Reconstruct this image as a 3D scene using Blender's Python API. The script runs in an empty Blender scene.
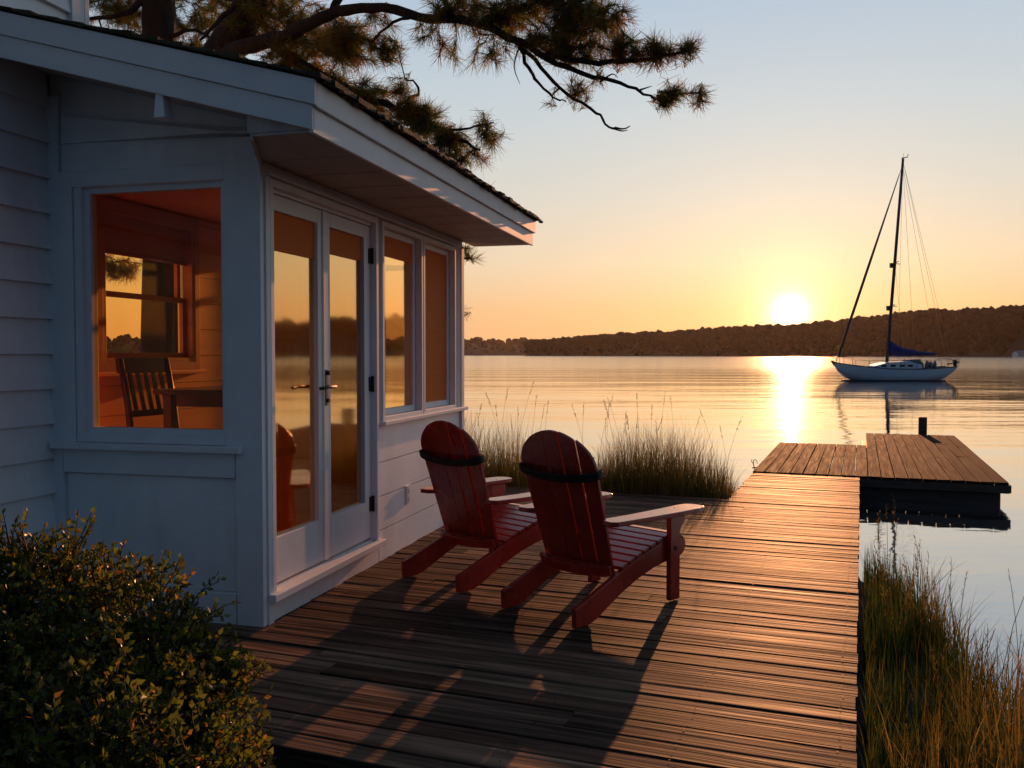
import bpy, math, random
import numpy as np
from mathutils import Vector, Matrix, noise

random.seed(11)
R = math.radians
sc = bpy.context.scene
col = sc.collection

# ------------------------------------------------------------------ camera, sky, sun, exposure
F, PITCH, EYE = 900.0, math.atan(29 / 900), 1.45
cam = bpy.data.objects.new('camera', bpy.data.cameras.new('camera'))
col.objects.link(cam)
cam.location = (0, 0, EYE)
cam.rotation_euler = (R(90) - PITCH, 0, 0)
cam.data.lens = 36 * F / 1024
cam.data.sensor_width = 36
cam.data.clip_start, cam.data.clip_end = 0.05, 20000
sc.camera = cam

SUN_AZ, SUN_EL = R(17.13), R(2.6)          # the sun on the ridge
LAMP_EL = R(9.5)                            # the light it throws, a little above it
def direction(az, el):
    return Vector((math.sin(az) * math.cos(el), math.cos(az) * math.cos(el), math.sin(el)))
SUN_DIR = direction(SUN_AZ, SUN_EL)

w = bpy.data.worlds.new('World'); sc.world = w; w.use_nodes = True
NT = w.node_tree; NT.nodes.clear()
def wn(t, **k):
    n = NT.nodes.new(t)
    for a, b in k.items(): setattr(n, a, b)
    return n
def wmath(op, a, b=None):
    n = wn('ShaderNodeMath', operation=op)
    for i, v in enumerate((a, b)):
        if v is None: continue
        if isinstance(v, (int, float)): n.inputs[i].default_value = v
        else: NT.links.new(v, n.inputs[i])
    return n.outputs[0]
def wmix(op, fac, a, b):
    n = wn('ShaderNodeMix', data_type='RGBA', blend_type=op)
    for i, v in ((0, fac), (6, a), (7, b)):
        if isinstance(v, (int, float)): n.inputs[i].default_value = v
        elif isinstance(v, tuple): n.inputs[i].default_value = (*v, 1)
        else: NT.links.new(v, n.inputs[i])
    return n.outputs[2]
sky = wn('ShaderNodeTexSky', sky_type='NISHITA', sun_disc=False, sun_elevation=R(3.5), sun_rotation=SUN_AZ,
         altitude=0, air_density=1.0, dust_density=2.0, ozone_density=2.0)
geo = wn('ShaderNodeTexCoord')
dot = wn('ShaderNodeVectorMath', operation='DOT_PRODUCT')
NT.links.new(geo.outputs['Generated'], dot.inputs[0]); dot.inputs[1].default_value = SUN_DIR
cosang = wmath('MAXIMUM', dot.outputs['Value'], 0.0)
def glow(power, colr):
    n = wn('ShaderNodeVectorMath', operation='SCALE'); n.inputs[0].default_value = colr
    NT.links.new(wmath('POWER', cosang, power), n.inputs['Scale']); return n.outputs[0]
sep = wn('ShaderNodeSeparateXYZ'); NT.links.new(geo.outputs['Generated'], sep.inputs[0])
# clear evening air: the glow band low down, pale above it, deep blue overhead
ramp = wn('ShaderNodeValToRGB'); NT.links.new(wmath('MAXIMUM', sep.outputs[2], 0.0), ramp.inputs[0])
er = ramp.color_ramp
STOPS = ((0, (.90, .46, .21)), (.05, (.92, .56, .29)), (.10, (.88, .69, .48)), (.17, (.74, .71, .63)), (.25, (.62, .69, .72)), (.36, (.49, .61, .74)), (.55, (.29, .39, .51)), (1, (.13, .18, .28)))
while len(er.elements) < len(STOPS): er.elements.new(.5)
for e, (p, c) in zip(er.elements, STOPS): e.position = p; e.color = (*c, 1)
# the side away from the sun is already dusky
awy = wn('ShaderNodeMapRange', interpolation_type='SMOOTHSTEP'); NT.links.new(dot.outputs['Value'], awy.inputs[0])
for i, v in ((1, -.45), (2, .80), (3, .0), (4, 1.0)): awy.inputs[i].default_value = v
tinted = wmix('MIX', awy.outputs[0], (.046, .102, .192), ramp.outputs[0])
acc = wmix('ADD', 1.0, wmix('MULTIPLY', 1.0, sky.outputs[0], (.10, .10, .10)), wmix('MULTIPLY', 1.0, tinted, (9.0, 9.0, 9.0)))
for p, c in ((13000, (38, 31, 20)), (4000, (8, 6.4, 3.8)), (1300, (5, 3.4, 1.5)), (420, (3.6, 2.0, .8)), (70, (.7, .36, .10))):
    acc = wmix('ADD', 1.0, acc, glow(p, c))
bg = wn('ShaderNodeBackground'); bg.inputs[1].default_value = 0.1
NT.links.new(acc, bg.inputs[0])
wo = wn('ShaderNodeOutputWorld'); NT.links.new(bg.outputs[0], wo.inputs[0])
w.cycles.sampling_method = 'MANUAL'; w.cycles.sample_map_resolution = 2048

sl = bpy.data.lights.new('sun', 'SUN'); sl.energy = 4.4; sl.color = (1, .41, .165); sl.angle = R(.5)
so = bpy.data.objects.new('sun', sl); col.objects.link(so)
so.rotation_euler = direction(SUN_AZ + R(.2), LAMP_EL).to_track_quat('Z', 'Y').to_euler()

vs = sc.view_settings
vs.view_transform = 'Standard'; vs.look = 'None'; vs.gamma = 1; vs.use_curve_mapping = False
vs.exposure = 0.0
sc.cycles.use_denoising = True
sc.cycles.max_bounces = 8; sc.cycles.transparent_max_bounces = 24
sc.cycles.caustics_reflective = False; sc.cycles.caustics_refractive = False
sc.cycles.sample_clamp_indirect = 6

# ------------------------------------------------------------------ helpers
def pix(x, y, Y=None, z=None):
    """the point seen at a pixel, at depth Y or at height z"""
    a, b = (x - 512) / F, (384 - y) / F
    r = Vector((a, math.cos(PITCH) + b * math.sin(PITCH), -math.sin(PITCH) + b * math.cos(PITCH)))
    t = Y / r.y if Y is not None else (z - EYE) / r.z
    return Vector((0, 0, EYE)) + r * t

class MB:
    def __init__(s): s.v = []; s.f = []; s.c = []; s.sm = []
    def add(s, vs_, fs, c=None, smooth=False):
        o = len(s.v); s.v.extend(tuple(q) for q in vs_)
        for f in fs:
            s.f.append(tuple(o + i for i in f)); s.c.append(c); s.sm.append(smooth)
        return s
    def hexa(s, p, c=None):       # 8 points: bottom 4 ccw, top 4 ccw
        return s.add(p, [(3, 2, 1, 0), (4, 5, 6, 7), (0, 1, 5, 4), (1, 2, 6, 5), (2, 3, 7, 6), (3, 0, 4, 7)], c)
    def box(s, x0, x1, y0, y1, z0, z1, c=None):
        return s.hexa([(x0, y0, z0), (x1, y0, z0), (x1, y1, z0), (x0, y1, z0), (x0, y0, z1), (x1, y0, z1), (x1, y1, z1), (x0, y1, z1)], c)
    def prism(s, pts, vec, c=None, smooth=False):      # planar outline, extruded along vec
        n = len(pts); vec = Vector(vec)
        a = [Vector(p) for p in pts]
        nrm = sum(((a[i] - a[0]).cross(a[(i + 1) % n] - a[0]) for i in range(1, n)), Vector())
        if nrm.dot(vec) < 0: a = a[::-1]
        b = [p + vec for p in a]
        s.add(a + b, [tuple(range(n))[::-1], tuple(range(n, 2 * n))], c, False)
        o = len(s.v) - 2 * n
        for i in range(n):
            j = (i + 1) % n
            s.f.append((o + i, o + j, o + n + j, o + n + i)); s.c.append(c); s.sm.append(smooth)
        return s
    def tube(s, pts, rad, n=6, c=None, cap=True):
        pts = [Vector(p) for p in pts]
        if not isinstance(rad, (list, tuple)): rad = [rad] * len(pts)
        rings = []; up = None
        for i, p in enumerate(pts):
            d = (pts[min(i + 1, len(pts) - 1)] - pts[max(i - 1, 0)]).normalized()
            if up is None: up = d.orthogonal().normalized()
            up = (up - d * up.dot(d))
            up = up.normalized() if up.length > 1e-6 else d.orthogonal().normalized()
            sd = d.cross(up)
            rings.append([p + (up * math.cos(2 * math.pi * k / n) + sd * math.sin(2 * math.pi * k / n)) * rad[i] for k in range(n)])
        vv = [q for r in rings for q in r]; ff = []
        for i in range(len(pts) - 1):
            for k in range(n):
                k2 = (k + 1) % n
                ff.append((i * n + k, i * n + k2, (i + 1) * n + k2, (i + 1) * n + k))
        s.add(vv, ff, c, True)
        if cap:
            o = len(s.v) - len(vv)
            m = (len(pts) - 1) * n
            s.f.append(tuple(o + k for k in range(n))[::-1]); s.c.append(c); s.sm.append(False)
            s.f.append(tuple(o + m + k for k in range(n))); s.c.append(c); s.sm.append(False)
        return s
    def build(s, name, mat=None, parent=None, bevel=0, **props):
        me = bpy.data.meshes.new(name); me.from_pydata(s.v, [], s.f)
        if any(s.sm): me.polygons.foreach_set('use_smooth', s.sm)
        if any(c is not None for c in s.c):
            at_ = me.attributes.new('tint', 'FLOAT_COLOR', 'FACE')
            arr = np.ones((len(s.f), 4), np.float32)
            for i, c in enumerate(s.c):
                if c is not None: arr[i, :3] = c
            at_.data.foreach_set('color', arr.ravel())
        if mat: me.materials.append(mat)
        me.update()
        o = bpy.data.objects.new(name, me); col.objects.link(o)
        if parent: o.parent = parent
        if bevel:
            b = o.modifiers.new('edge', 'BEVEL'); b.width = bevel; b.segments = 2; b.limit_method = 'ANGLE'; b.angle_limit = R(40)
        for k, v in props.items(): o[k] = v
        return o

def thing(name, label, cat, loc=(0, 0, 0), rz=0, group=None):
    o = bpy.data.objects.new(name, None); col.objects.link(o)
    o.empty_display_size = .2
    o.location = loc; o.rotation_euler = (0, 0, rz); o['label'] = label; o['category'] = cat
    if group: o['group'] = group
    return o

def copy_tree(o, parent=None):
    c = o.copy(); col.objects.link(c)
    if parent: c.parent = parent
    for ch in list(o.children): copy_tree(ch, c)
    return c

def material(name, c1, c2=None, scale=(4, 4, 4), rough=.6, bump=0, bscale=None, spec=.4, tint=False, detail=6,
             translucent=0, coat=0, offset=False, lo=.35, hi=.65, rvar=0, stain=0, sscale=(1.7, 1.7, 1.7)):
    m = bpy.data.materials.new(name); m.use_nodes = True
    t = m.node_tree; L = t.links; p = t.nodes['Principled BSDF']
    p.inputs['Roughness'].default_value = rough
    p.inputs['Specular IOR Level'].default_value = spec
    p.inputs['Coat Weight'].default_value = coat; p.inputs['Coat Roughness'].default_value = .15
    tc = t.nodes.new('ShaderNodeTexCoord'); src = tc.outputs['Object']
    at_ = None
    if tint:
        at_ = t.nodes.new('ShaderNodeAttribute'); at_.attribute_name = 'tint'
        if offset:
            sc_ = t.nodes.new('ShaderNodeVectorMath'); sc_.operation = 'MULTIPLY_ADD'
            L.new(at_.outputs['Vector'], sc_.inputs[0]); sc_.inputs[1].default_value = (37, 53, 71)
            L.new(src, sc_.inputs[2]); src = sc_.outputs[0]
    mp = t.nodes.new('ShaderNodeMapping'); L.new(src, mp.inputs[0]); mp.inputs['Scale'].default_value = scale
    nz = t.nodes.new('ShaderNodeTexNoise'); L.new(mp.outputs[0], nz.inputs['Vector'])
    nz.inputs['Scale'].default_value = 1; nz.inputs['Detail'].default_value = detail; nz.inputs['Roughness'].default_value = .6
    rr = t.nodes.new('ShaderNodeMapRange'); L.new(nz.outputs[0], rr.inputs[0])
    rr.inputs[1].default_value = lo; rr.inputs[2].default_value = hi
    mx = t.nodes.new('ShaderNodeMix'); mx.data_type = 'RGBA'
    L.new(rr.outputs[0], mx.inputs[0])
    mx.inputs[6].default_value = (*c1, 1); mx.inputs[7].default_value = (*(c2 or c1), 1)
    out = mx.outputs[2]
    if tint:
        mu = t.nodes.new('ShaderNodeMix'); mu.data_type = 'RGBA'; mu.blend_type = 'MULTIPLY'; mu.inputs[0].default_value = 1
        L.new(out, mu.inputs[6]); L.new(at_.outputs['Color'], mu.inputs[7]); out = mu.outputs[2]
    if stain:                                       # weather marks and damp patches
        n3 = t.nodes.new('ShaderNodeTexNoise'); m4 = t.nodes.new('ShaderNodeMapping'); L.new(src, m4.inputs[0]); m4.inputs['Scale'].default_value = sscale; L.new(m4.outputs[0], n3.inputs['Vector']); n3.inputs['Scale'].default_value = 1; n3.inputs['Detail'].default_value = 7
        n3.inputs['Roughness'].default_value = .65
        r3 = t.nodes.new('ShaderNodeMapRange'); L.new(n3.outputs[0], r3.inputs[0]); r3.inputs[1].default_value = .32; r3.inputs[2].default_value = .66
        r3.inputs[3].default_value = 1 - stain; r3.inputs[4].default_value = 1.12
        m3 = t.nodes.new('ShaderNodeMix'); m3.data_type = 'RGBA'; m3.blend_type = 'MULTIPLY'; m3.inputs[0].default_value = 1
        L.new(out, m3.inputs[6]); L.new(r3.outputs[0], m3.inputs[7]); out = m3.outputs[2]
    L.new(out, p.inputs['Base Color'])
    if rvar:
        r2 = t.nodes.new('ShaderNodeMapRange'); L.new(nz.outputs[0], r2.inputs[0]); r2.inputs[1].default_value = .3; r2.inputs[2].default_value = .7
        r2.inputs[3].default_value = rough - rvar; r2.inputs[4].default_value = rough + rvar
        L.new(r2.outputs[0], p.inputs['Roughness'])
    if bump:
        m2 = t.nodes.new('ShaderNodeMapping'); L.new(src, m2.inputs[0]); m2.inputs['Scale'].default_value = bscale or scale
        n2 = t.nodes.new('ShaderNodeTexNoise'); L.new(m2.outputs[0], n2.inputs['Vector']); n2.inputs['Scale'].default_value = 1
        n2.inputs['Detail'].default_value = 5
        bp = t.nodes.new('ShaderNodeBump'); L.new(n2.outputs[0], bp.inputs['Height'])
        bp.inputs['Strength'].default_value = 1; bp.inputs['Distance'].default_value = bump
        L.new(bp.outputs[0], p.inputs['Normal'])
    if translucent:
        tr = t.nodes.new('ShaderNodeBsdfTranslucent'); L.new(out, tr.inputs[0])
        ms = t.nodes.new('ShaderNodeMixShader'); ms.inputs[0].default_value = translucent
        L.new(p.outputs[0], ms.inputs[1]); L.new(tr.outputs[0], ms.inputs[2])
        L.new(ms.outputs[0], t.nodes['Material Output'].inputs[0])
    return m

def glass(name, tintc, reflc, r0, r90):
    m = bpy.data.materials.new(name); m.use_nodes = True
    t = m.node_tree; L = t.links; t.nodes.remove(t.nodes['Principled BSDF'])
    tr = t.nodes.new('ShaderNodeBsdfTransparent'); tr.inputs[0].default_value = (*tintc, 1)
    gl = t.nodes.new('ShaderNodeBsdfGlossy'); gl.inputs['Color'].default_value = (*reflc, 1); gl.inputs['Roughness'].default_value = .045
    tc = t.nodes.new('ShaderNodeTexCoord')
    nz = t.nodes.new('ShaderNodeTexNoise'); nz.inputs['Scale'].default_value = 1.6; nz.inputs['Detail'].default_value = 1
    L.new(tc.outputs['Object'], nz.inputs['Vector'])
    bp = t.nodes.new('ShaderNodeBump'); bp.inputs['Distance'].default_value = .004; bp.inputs['Strength'].default_value = .5
    L.new(nz.outputs[0], bp.inputs['Height']); L.new(bp.outputs[0], gl.inputs['Normal'])
    lw = t.nodes.new('ShaderNodeLayerWeight'); lw.inputs[0].default_value = .5
    mr = t.nodes.new('ShaderNodeMapRange'); L.new(lw.outputs['Facing'], mr.inputs[0])
    mr.inputs[3].default_value = r0; mr.inputs[4].default_value = r90
    ms = t.nodes.new('ShaderNodeMixShader'); L.new(mr.outputs[0], ms.inputs[0])
    L.new(tr.outputs[0], ms.inputs[1]); L.new(gl.outputs[0], ms.inputs[2])
    L.new(ms.outputs[0], t.nodes['Material Output'].inputs[0])
    return m

MAT = dict(
    white=material('white_paint', (.71, .705, .69), (.80, .80, .79), (5, 5, .8), .45, .0012, (5, 5, 60), lo=.28, hi=.55, rvar=.08, stain=.06),
    whitetrim=material('white_trim_paint', (.74, .74, .73), (.80, .80, .79), (5, 5, 5), .6, .0004, (20, 20, 20), spec=.2),
    soffit=material('shaded_soffit_boards', (.36, .31, .27), (.44, .39, .34), (12, 1.5, 4), .7),  # white boards, with their brown bounce-lit shade put into the colour
    shingle=material('weathered_shingle', (.030, .027, .022), (.075, .062, .035), (9, 9, 9), .9, .004, (60, 60, 60), tint=True),
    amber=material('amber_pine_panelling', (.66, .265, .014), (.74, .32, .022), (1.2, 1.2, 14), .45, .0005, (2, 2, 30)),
    amberdark=material('dark_amber_wood', (.34, .10, .016), (.42, .14, .025), (3, 3, 14), .4),
    amberfloor=material('interior_floor_boards', (.42, .19, .06), (.52, .25, .09), (14, 1.2, 4), .35),
    darkwood=material('dark_walnut_wood', (.035, .013, .007), (.065, .024, .011), (6, 6, 20), .3, .0003, (10, 10, 60)),
    deck=material('weathered_deck_boards', (.055, .033, .024), (.235, .140, .092), (1.0, 26, 20), .58, .0080, (1.0, 38, 30), tint=True, offset=True, detail=9, lo=.38, hi=.62, rvar=.10, spec=.018, stain=.55, sscale=(1.1, 5, 3)),
    dockboard=material('weathered_dock_boards', (.024, .015, .013), (.085, .045, .033), (34, 1.3, 30), .8, .003, (50, 1.5, 40), tint=True, offset=True, detail=8, lo=.32, hi=.68, rvar=.1, spec=.02, stain=.5, sscale=(5, 1.1, 3)),
    darktimber=material('wet_dark_timber', (.035, .026, .019), (.085, .062, .044), (3, 3, 12), .6, .003, (8, 8, 30)),
    red=material('red_painted_wood', (.33, .026, .016), (.44, .040, .024), (5, 5, 5), .27, .0010, (22, 22, 9), lo=.3, hi=.7, rvar=.08, spec=.45, stain=.38, coat=.12),
    black=material('black_iron', (.008, .008, .009), (.014, .013, .013), (20, 20, 20), .6),
    strap=material('black_webbing', (.006, .006, .007), (.012, .011, .011), (60, 60, 200), .7, .002, (120, 120, 300)),
    plastic=material('white_plastic', (.72, .72, .70), None, (3, 3, 3), .3),
    bark=material('pine_bark', (.006, .004, .003), (.019, .012, .008), (9, 9, 3), .9, .03, (14, 14, 4)),
    needles=material('pine_needles', (.75, .75, .75), (1, 1, 1), (3, 3, 3), .5, tint=True, translucent=.62),
    grass=material('marsh_grass', (.8, .8, .8), (1, 1, 1), (2, 2, 2), .6, tint=True, translucent=.52, spec=.15),
    leaf=material('shrub_leaves', (.8, .8, .8), (1, 1, 1), (6, 6, 6), .32, tint=True, translucent=.6, spec=.5),
    twig=material('shrub_twigs', (.03, .02, .013), (.05, .035, .02), (9, 9, 9), .8),
    soil=material('marshy_soil', (.012, .011, .007), (.028, .022, .013), (3, 3, 3), .9, .03, (8, 8, 8)),
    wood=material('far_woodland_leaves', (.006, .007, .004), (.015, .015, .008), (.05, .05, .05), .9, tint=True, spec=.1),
    hull=material('white_hull', (.78, .79, .80), (.84, .85, .86), (.6, .6, .6), .3),
    hullred=material('dark_bottom_paint', (.02, .022, .03), None, (1, 1, 1), .5),
    alu=material('dark_anodised_spar', (.05, .045, .04), (.08, .07, .06), (2, 2, 2), .35),
    wire=material('stay_wire', (.10, .095, .09), None, (2, 2, 2), .4),
    bluecover=material('blue_canvas', (.012, .030, .15), (.018, .045, .21), (2, 2, 2), .8, .02, (5, 5, 5)),
    canvas=material('grey_canvas', (.16, .17, .19), (.22, .23, .25), (3, 3, 3), .8),
    paneglass=glass('bronze_coated_glass', (1.0, .84, .58), (1.0, .86, .56), .12, .76),
    warmglass=glass('warm_tinted_glass', (1.0, .86, .55), (1, 1, 1), .004, .14),
    clearglass=glass('clear_window_glass', (1.0, .95, .86), (1, 1, 1), .004, .14),
    sheer=material('amber_sheer_backing', (.88, .40, .07), (.92, .46, .10), (2, 60, 2), .9, translucent=.45, spec=.05),  # amber sheet added behind the door panes for their warm glow
    pane_band=material('amber_pane_band', (.55, .125, .012), (.60, .14, .016), (3, 3, 60), .8, .0004, (4, 4, 200)),  # amber sheet added on the panes for the darker zone in the glass
)

# ------------------------------------------------------------------ frames of reference
HA = R(14.5)                                   # the sunroom's long wall heads 14.5 degrees right of the view
HO = Vector((-1.322, 4.774, 0))
DA = R(21.2)                                   # the dock heads 21.2 degrees right of the view
def dk(s, t, z=0): return Vector((s * math.sin(DA) + t * math.cos(DA), s * math.cos(DA) - t * math.sin(DA), z))
def st(x, y): return x * math.sin(DA) + y * math.cos(DA), x * math.cos(DA) - y * math.sin(DA)
def hs(u, v, z=0): return HO + Vector((u * math.sin(HA) + v * math.cos(HA), u * math.cos(HA) - v * math.sin(HA), z))
WATER = -0.27

# ------------------------------------------------------------------ ground, water, hills
def shore(t):
    if t > .6: return 4.75 - .8 * (t - .6)
    if t > 0: return 7.4 - 4.4 * t
    if t > -.6: return 7.4 + 1.85 * (-t / .6)
    return 9.25 + .95 * min(1, (-.6 - t) / 1.2) - .0 * t
def ground_z(x, y):
    s, t = st(x, y)
    n = noise.noise((x * .45, y * .45, 3)) * .35 + noise.noise((x * 1.7, y * 1.7, 8)) * .12
    dd = shore(t) + n - s
    z = WATER + max(-3.0, min(dd * .22, .10 + .004 * min(dd, 30)))
    if dd > .3: z += noise.noise((x * 2.3, y * 2.3, 5)) * .03
    return z
def build_ground():
    xs = sorted(set([-9000, -3000, -900, -300, -120, -60, -35, -22, -15] + [round(-10 + .25 * i, 3) for i in range(97)] + [18, 24, 35, 60, 120, 300, 900, 3000, 9000]))
    ys = sorted(set([-4000, -900, -300, -90, -40, -20, -12, -7, -4] + [round(-2 + .25 * i, 3) for i in range(72)] + [18, 22, 30, 50, 90, 200, 600, 2000, 9000]))
    v = [(x, y, ground_z(x, y)) for y in ys for x in xs]
    n = len(xs)
    f = [(j * n + i, j * n + i + 1, (j + 1) * n + i + 1, (j + 1) * n + i) for j in range(len(ys) - 1) for i in range(n - 1)]
    m = MB(); m.add(v, f, None, True)
    m.build('ground', MAT['soil'], kind='structure')
build_ground()

def water_material():
    m = bpy.data.materials.new('calm_lake_water'); m.use_nodes = True
    t = m.node_tree; L = t.links; t.nodes.remove(t.nodes['Principled BSDF'])
    df = t.nodes.new('ShaderNodeBsdfDiffuse'); df.inputs[0].default_value = (.025, .032, .034, 1)
    gl = t.nodes.new('ShaderNodeBsdfGlossy'); gl.inputs['Color'].default_value = (.97, .98, 1, 1); gl.inputs['Roughness'].default_value = .055
    lw = t.nodes.new('ShaderNodeLayerWeight'); lw.inputs[0].default_value = .5
    pw = t.nodes.new('ShaderNodeMath'); pw.operation = 'POWER'; L.new(lw.outputs['Facing'], pw.inputs[0]); pw.inputs[1].default_value = 2.0
    mr = t.nodes.new('ShaderNodeMapRange'); L.new(pw.outputs[0], mr.inputs[0]); mr.inputs[3].default_value = .10; mr.inputs[4].default_value = 1.0
    ms = t.nodes.new('ShaderNodeMixShader'); L.new(mr.outputs[0], ms.inputs[0]); L.new(df.outputs[0], ms.inputs[1]); L.new(gl.outputs[0], ms.inputs[2])
    L.new(ms.outputs[0], t.nodes['Material Output'].inputs[0])
    tc = t.nodes.new('ShaderNodeTexCoord'); prev = None
    sx = t.nodes.new('ShaderNodeSeparateXYZ'); L.new(tc.outputs['Object'], sx.inputs[0])   # open water is more ruffled than the sheltered edge
    rg = t.nodes.new('ShaderNodeMapRange'); L.new(sx.outputs[1], rg.inputs[0])
    for i, v in ((1, 12), (2, 130), (3, .035), (4, .11)): rg.inputs[i].default_value = v
    L.new(rg.outputs[0], gl.inputs['Roughness'])
    for scx, scy, dist, det in ((.05, .16, .08, 3), (.55, 1.6, .008, 3), (3.0, 7.0, .0018, 2)):
        mp = t.nodes.new('ShaderNodeMapping'); L.new(tc.outputs['Object'], mp.inputs[0]); mp.inputs['Scale'].default_value = (scx, scy, 1)
        nz = t.nodes.new('ShaderNodeTexNoise'); nz.inputs['Scale'].default_value = 1; nz.inputs['Detail'].default_value = det
        L.new(mp.outputs[0], nz.inputs['Vector'])
        b = t.nodes.new('ShaderNodeBump'); b.inputs['Distance'].default_value = dist; b.inputs['Strength'].default_value = 1
        L.new(nz.outputs[0], b.inputs['Height'])
        if prev: L.new(prev, b.inputs['Normal'])
        prev = b.outputs[0]
    L.new(prev, gl.inputs['Normal']); L.new(prev, df.inputs['Normal'])
    return m
MB().add([(-9000, -300, WATER), (9000, -300, WATER), (9000, 9000, WATER), (-9000, 9000, WATER)], [(0, 1, 2, 3)]).build('water', water_material(), kind='structure')

def interp(tab, x):
    if x <= tab[0][0]: return tab[0][1]
    for (a, b), (c, d) in zip(tab, tab[1:]):
        if x <= c: return b + (d - b) * (x - a) / (c - a)
    return tab[-1][1]
ICO = None
def ico():
    global ICO
    if ICO is None:
        t = (1 + 5 ** .5) / 2
        v = [Vector(q).normalized() for q in ((-1, t, 0), (1, t, 0), (-1, -t, 0), (1, -t, 0), (0, -1, t), (0, 1, t), (0, -1, -t), (0, 1, -t), (t, 0, -1), (t, 0, 1), (-t, 0, -1), (-t, 0, 1))]
        f = [(0, 11, 5), (0, 5, 1), (0, 1, 7), (0, 7, 10), (0, 10, 11), (1, 5, 9), (5, 11, 4), (11, 10, 2), (10, 7, 6), (7, 1, 8), (3, 9, 4), (3, 4, 2), (3, 2, 6), (3, 6, 8), (3, 8, 9), (4, 9, 5), (2, 4, 11), (6, 2, 10), (8, 6, 7), (9, 8, 1)]
        nv = list(v); nf = []; mid = {}
        def m_(a, b):
            k = (min(a, b), max(a, b))
            if k not in mid: mid[k] = len(nv); nv.append(((v[a] + v[b]) / 2).normalized())
            return mid[k]
        for a, b, c in f:
            x, y, z = m_(a, b), m_(b, c), m_(c, a)
            nf += [(a, x, z), (b, y, x), (c, z, y), (x, y, z)]
        ICO = (nv, nf)
    return ICO
def hill(name, wname, prof, dist, depth, crowns, crad, seed, wlabel):
    """prof: pixel column -> ridge row of the tree tops; dist: pixel column -> metres to the shore"""
    rnd = random.Random(seed)
    m = MB(); trees = MB()
    x0, x1 = prof[0][0], prof[-1][0]
    n = 90; rows = (0, .12, .35, .7, 1.0, 1.6)
    vv = []
    def top(px):
        D = interp(dist, px); az = math.atan2(px - 512, F)
        wob = 1.8 * noise.noise((px * .035, seed, 0)) + 1.0 * noise.noise((px * .11, seed, 4)) + .5 * noise.noise((px * .3, seed, 7))
        return D, az, (355 - interp(prof, px) + wob) / F * D * 1.0 + EYE
    for i in range(n + 1):
        px = x0 + (x1 - x0) * i / n
        D, az, h = top(px); h = max(h - crad * 1.3, 2)
        for r in rows:
            zz = WATER - .5 + (h - WATER) * math.sin(min(r, 1) * math.pi / 2) ** .8 * (1 if r <= 1 else .6)
            rr = (D + depth * r) / math.cos(az)
            vv.append((rr * math.sin(az), rr * math.cos(az), zz))
    k = len(rows)
    m.add(vv, [(i * k + j, (i + 1) * k + j, (i + 1) * k + j + 1, i * k + j + 1) for i in range(n) for j in range(k - 1)], None, True)
    m.build(name, MAT['soil'], kind='structure')
    iv, jf = ico()
    for c in range(crowns):
        px = rnd.uniform(x0, min(x1, 1100)) if rnd.random() < .72 else rnd.uniform(x0, x1); r = rnd.choice((1.0, 1.0, .97, .9)) if rnd.random() < .45 else rnd.random() ** .8
        if abs(px - 1019) < 10 and r < .3: continue
        D, az, h = top(px); h = max(h - crad * 1.3, 2)
        zz = WATER + (h - WATER) * math.sin(r * math.pi / 2) ** .8
        rr = (D + depth * r) / math.cos(az)
        q = crad * rnd.choice((.4, .5, .65, .8, 1.0, 1.3, 1.7))
        base = Vector((rr * math.sin(az), rr * math.cos(az), zz + q * rnd.uniform(.1, .75)))
        sx, sz = rnd.uniform(.8, 1.2), rnd.uniform(.75, 1.35)
        off = Vector((rnd.random() * 50, rnd.random() * 50, 0))
        tn = rnd.uniform(.6, 1.3)
        trees.add([base + Vector((p.x * sx, p.y, p.z * sz)) * q * (1 + .45 * noise.noise(p * 2.2 + off)) for p in iv], jf, (tn, tn * rnd.uniform(.85, 1.05), tn * .9), True)
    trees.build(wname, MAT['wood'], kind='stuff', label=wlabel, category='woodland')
hill('hills', 'woodland', [(526, 343), (545, 340), (600, 335.5), (650, 332), (692, 330), (740, 327), (790, 325), (830, 321), (868, 316), (922, 309), (975, 307), (1016, 304), (1100, 302), (1300, 306), (1700, 314), (2600, 326)],
     [(526, 1750), (700, 1250), (1024, 760), (2600, 760)], 120, 9500, 3.1, 4, 'dark wooded ridge across the lake with the sun on it')
hill('far_hills', 'far_woodland', [(-1200, 336), (150, 337), (300, 338), (470, 339), (520, 340), (560, 342)], [(-1200, 2600), (560, 3100)], 300, 2400, 8, 5,
     'hazy low wooded shore at far left of the lake')

# ------------------------------------------------------------------ the house (local x = out from the long wall, y = along it to the lake)
house = thing('lake_house', 'white clapboard lake house whose glazed sunroom opens onto the wooden deck', 'house', HO, -HA)
def px_(d0, d1, a0, a1, b0, b1): return (min(d0, d1), max(d0, d1), a0, a1, b0, b1)          # plane facing +x
def py_(d0, d1, a0, a1, b0, b1): return (a0, a1, min(-d0, -d1), max(-d0, -d1), b0, b1)      # plane facing -y
def pnx(d0, d1, a0, a1, b0, b1): return (min(d0, d1), max(d0, d1), a0, a1, b0, b1)
def cells(mb, mp, d0, d1, a0, a1, b0, b1, holes):
    bs = sorted({b0, b1, *[q for h in holes for q in h[2:4] if b0 < q < b1]})
    for lo, hi in zip(bs, bs[1:]):
        m = (lo + hi) / 2; cuts = sorted([h for h in holes if h[2] < m < h[3]]); a = a0
        for h in cuts:
            if h[0] > a: mb.box(*mp(d0, d1, a, h[0], lo, hi))
            a = max(a, h[1])
        if a < a1: mb.box(*mp(d0, d1, a, a1, lo, hi))
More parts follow.
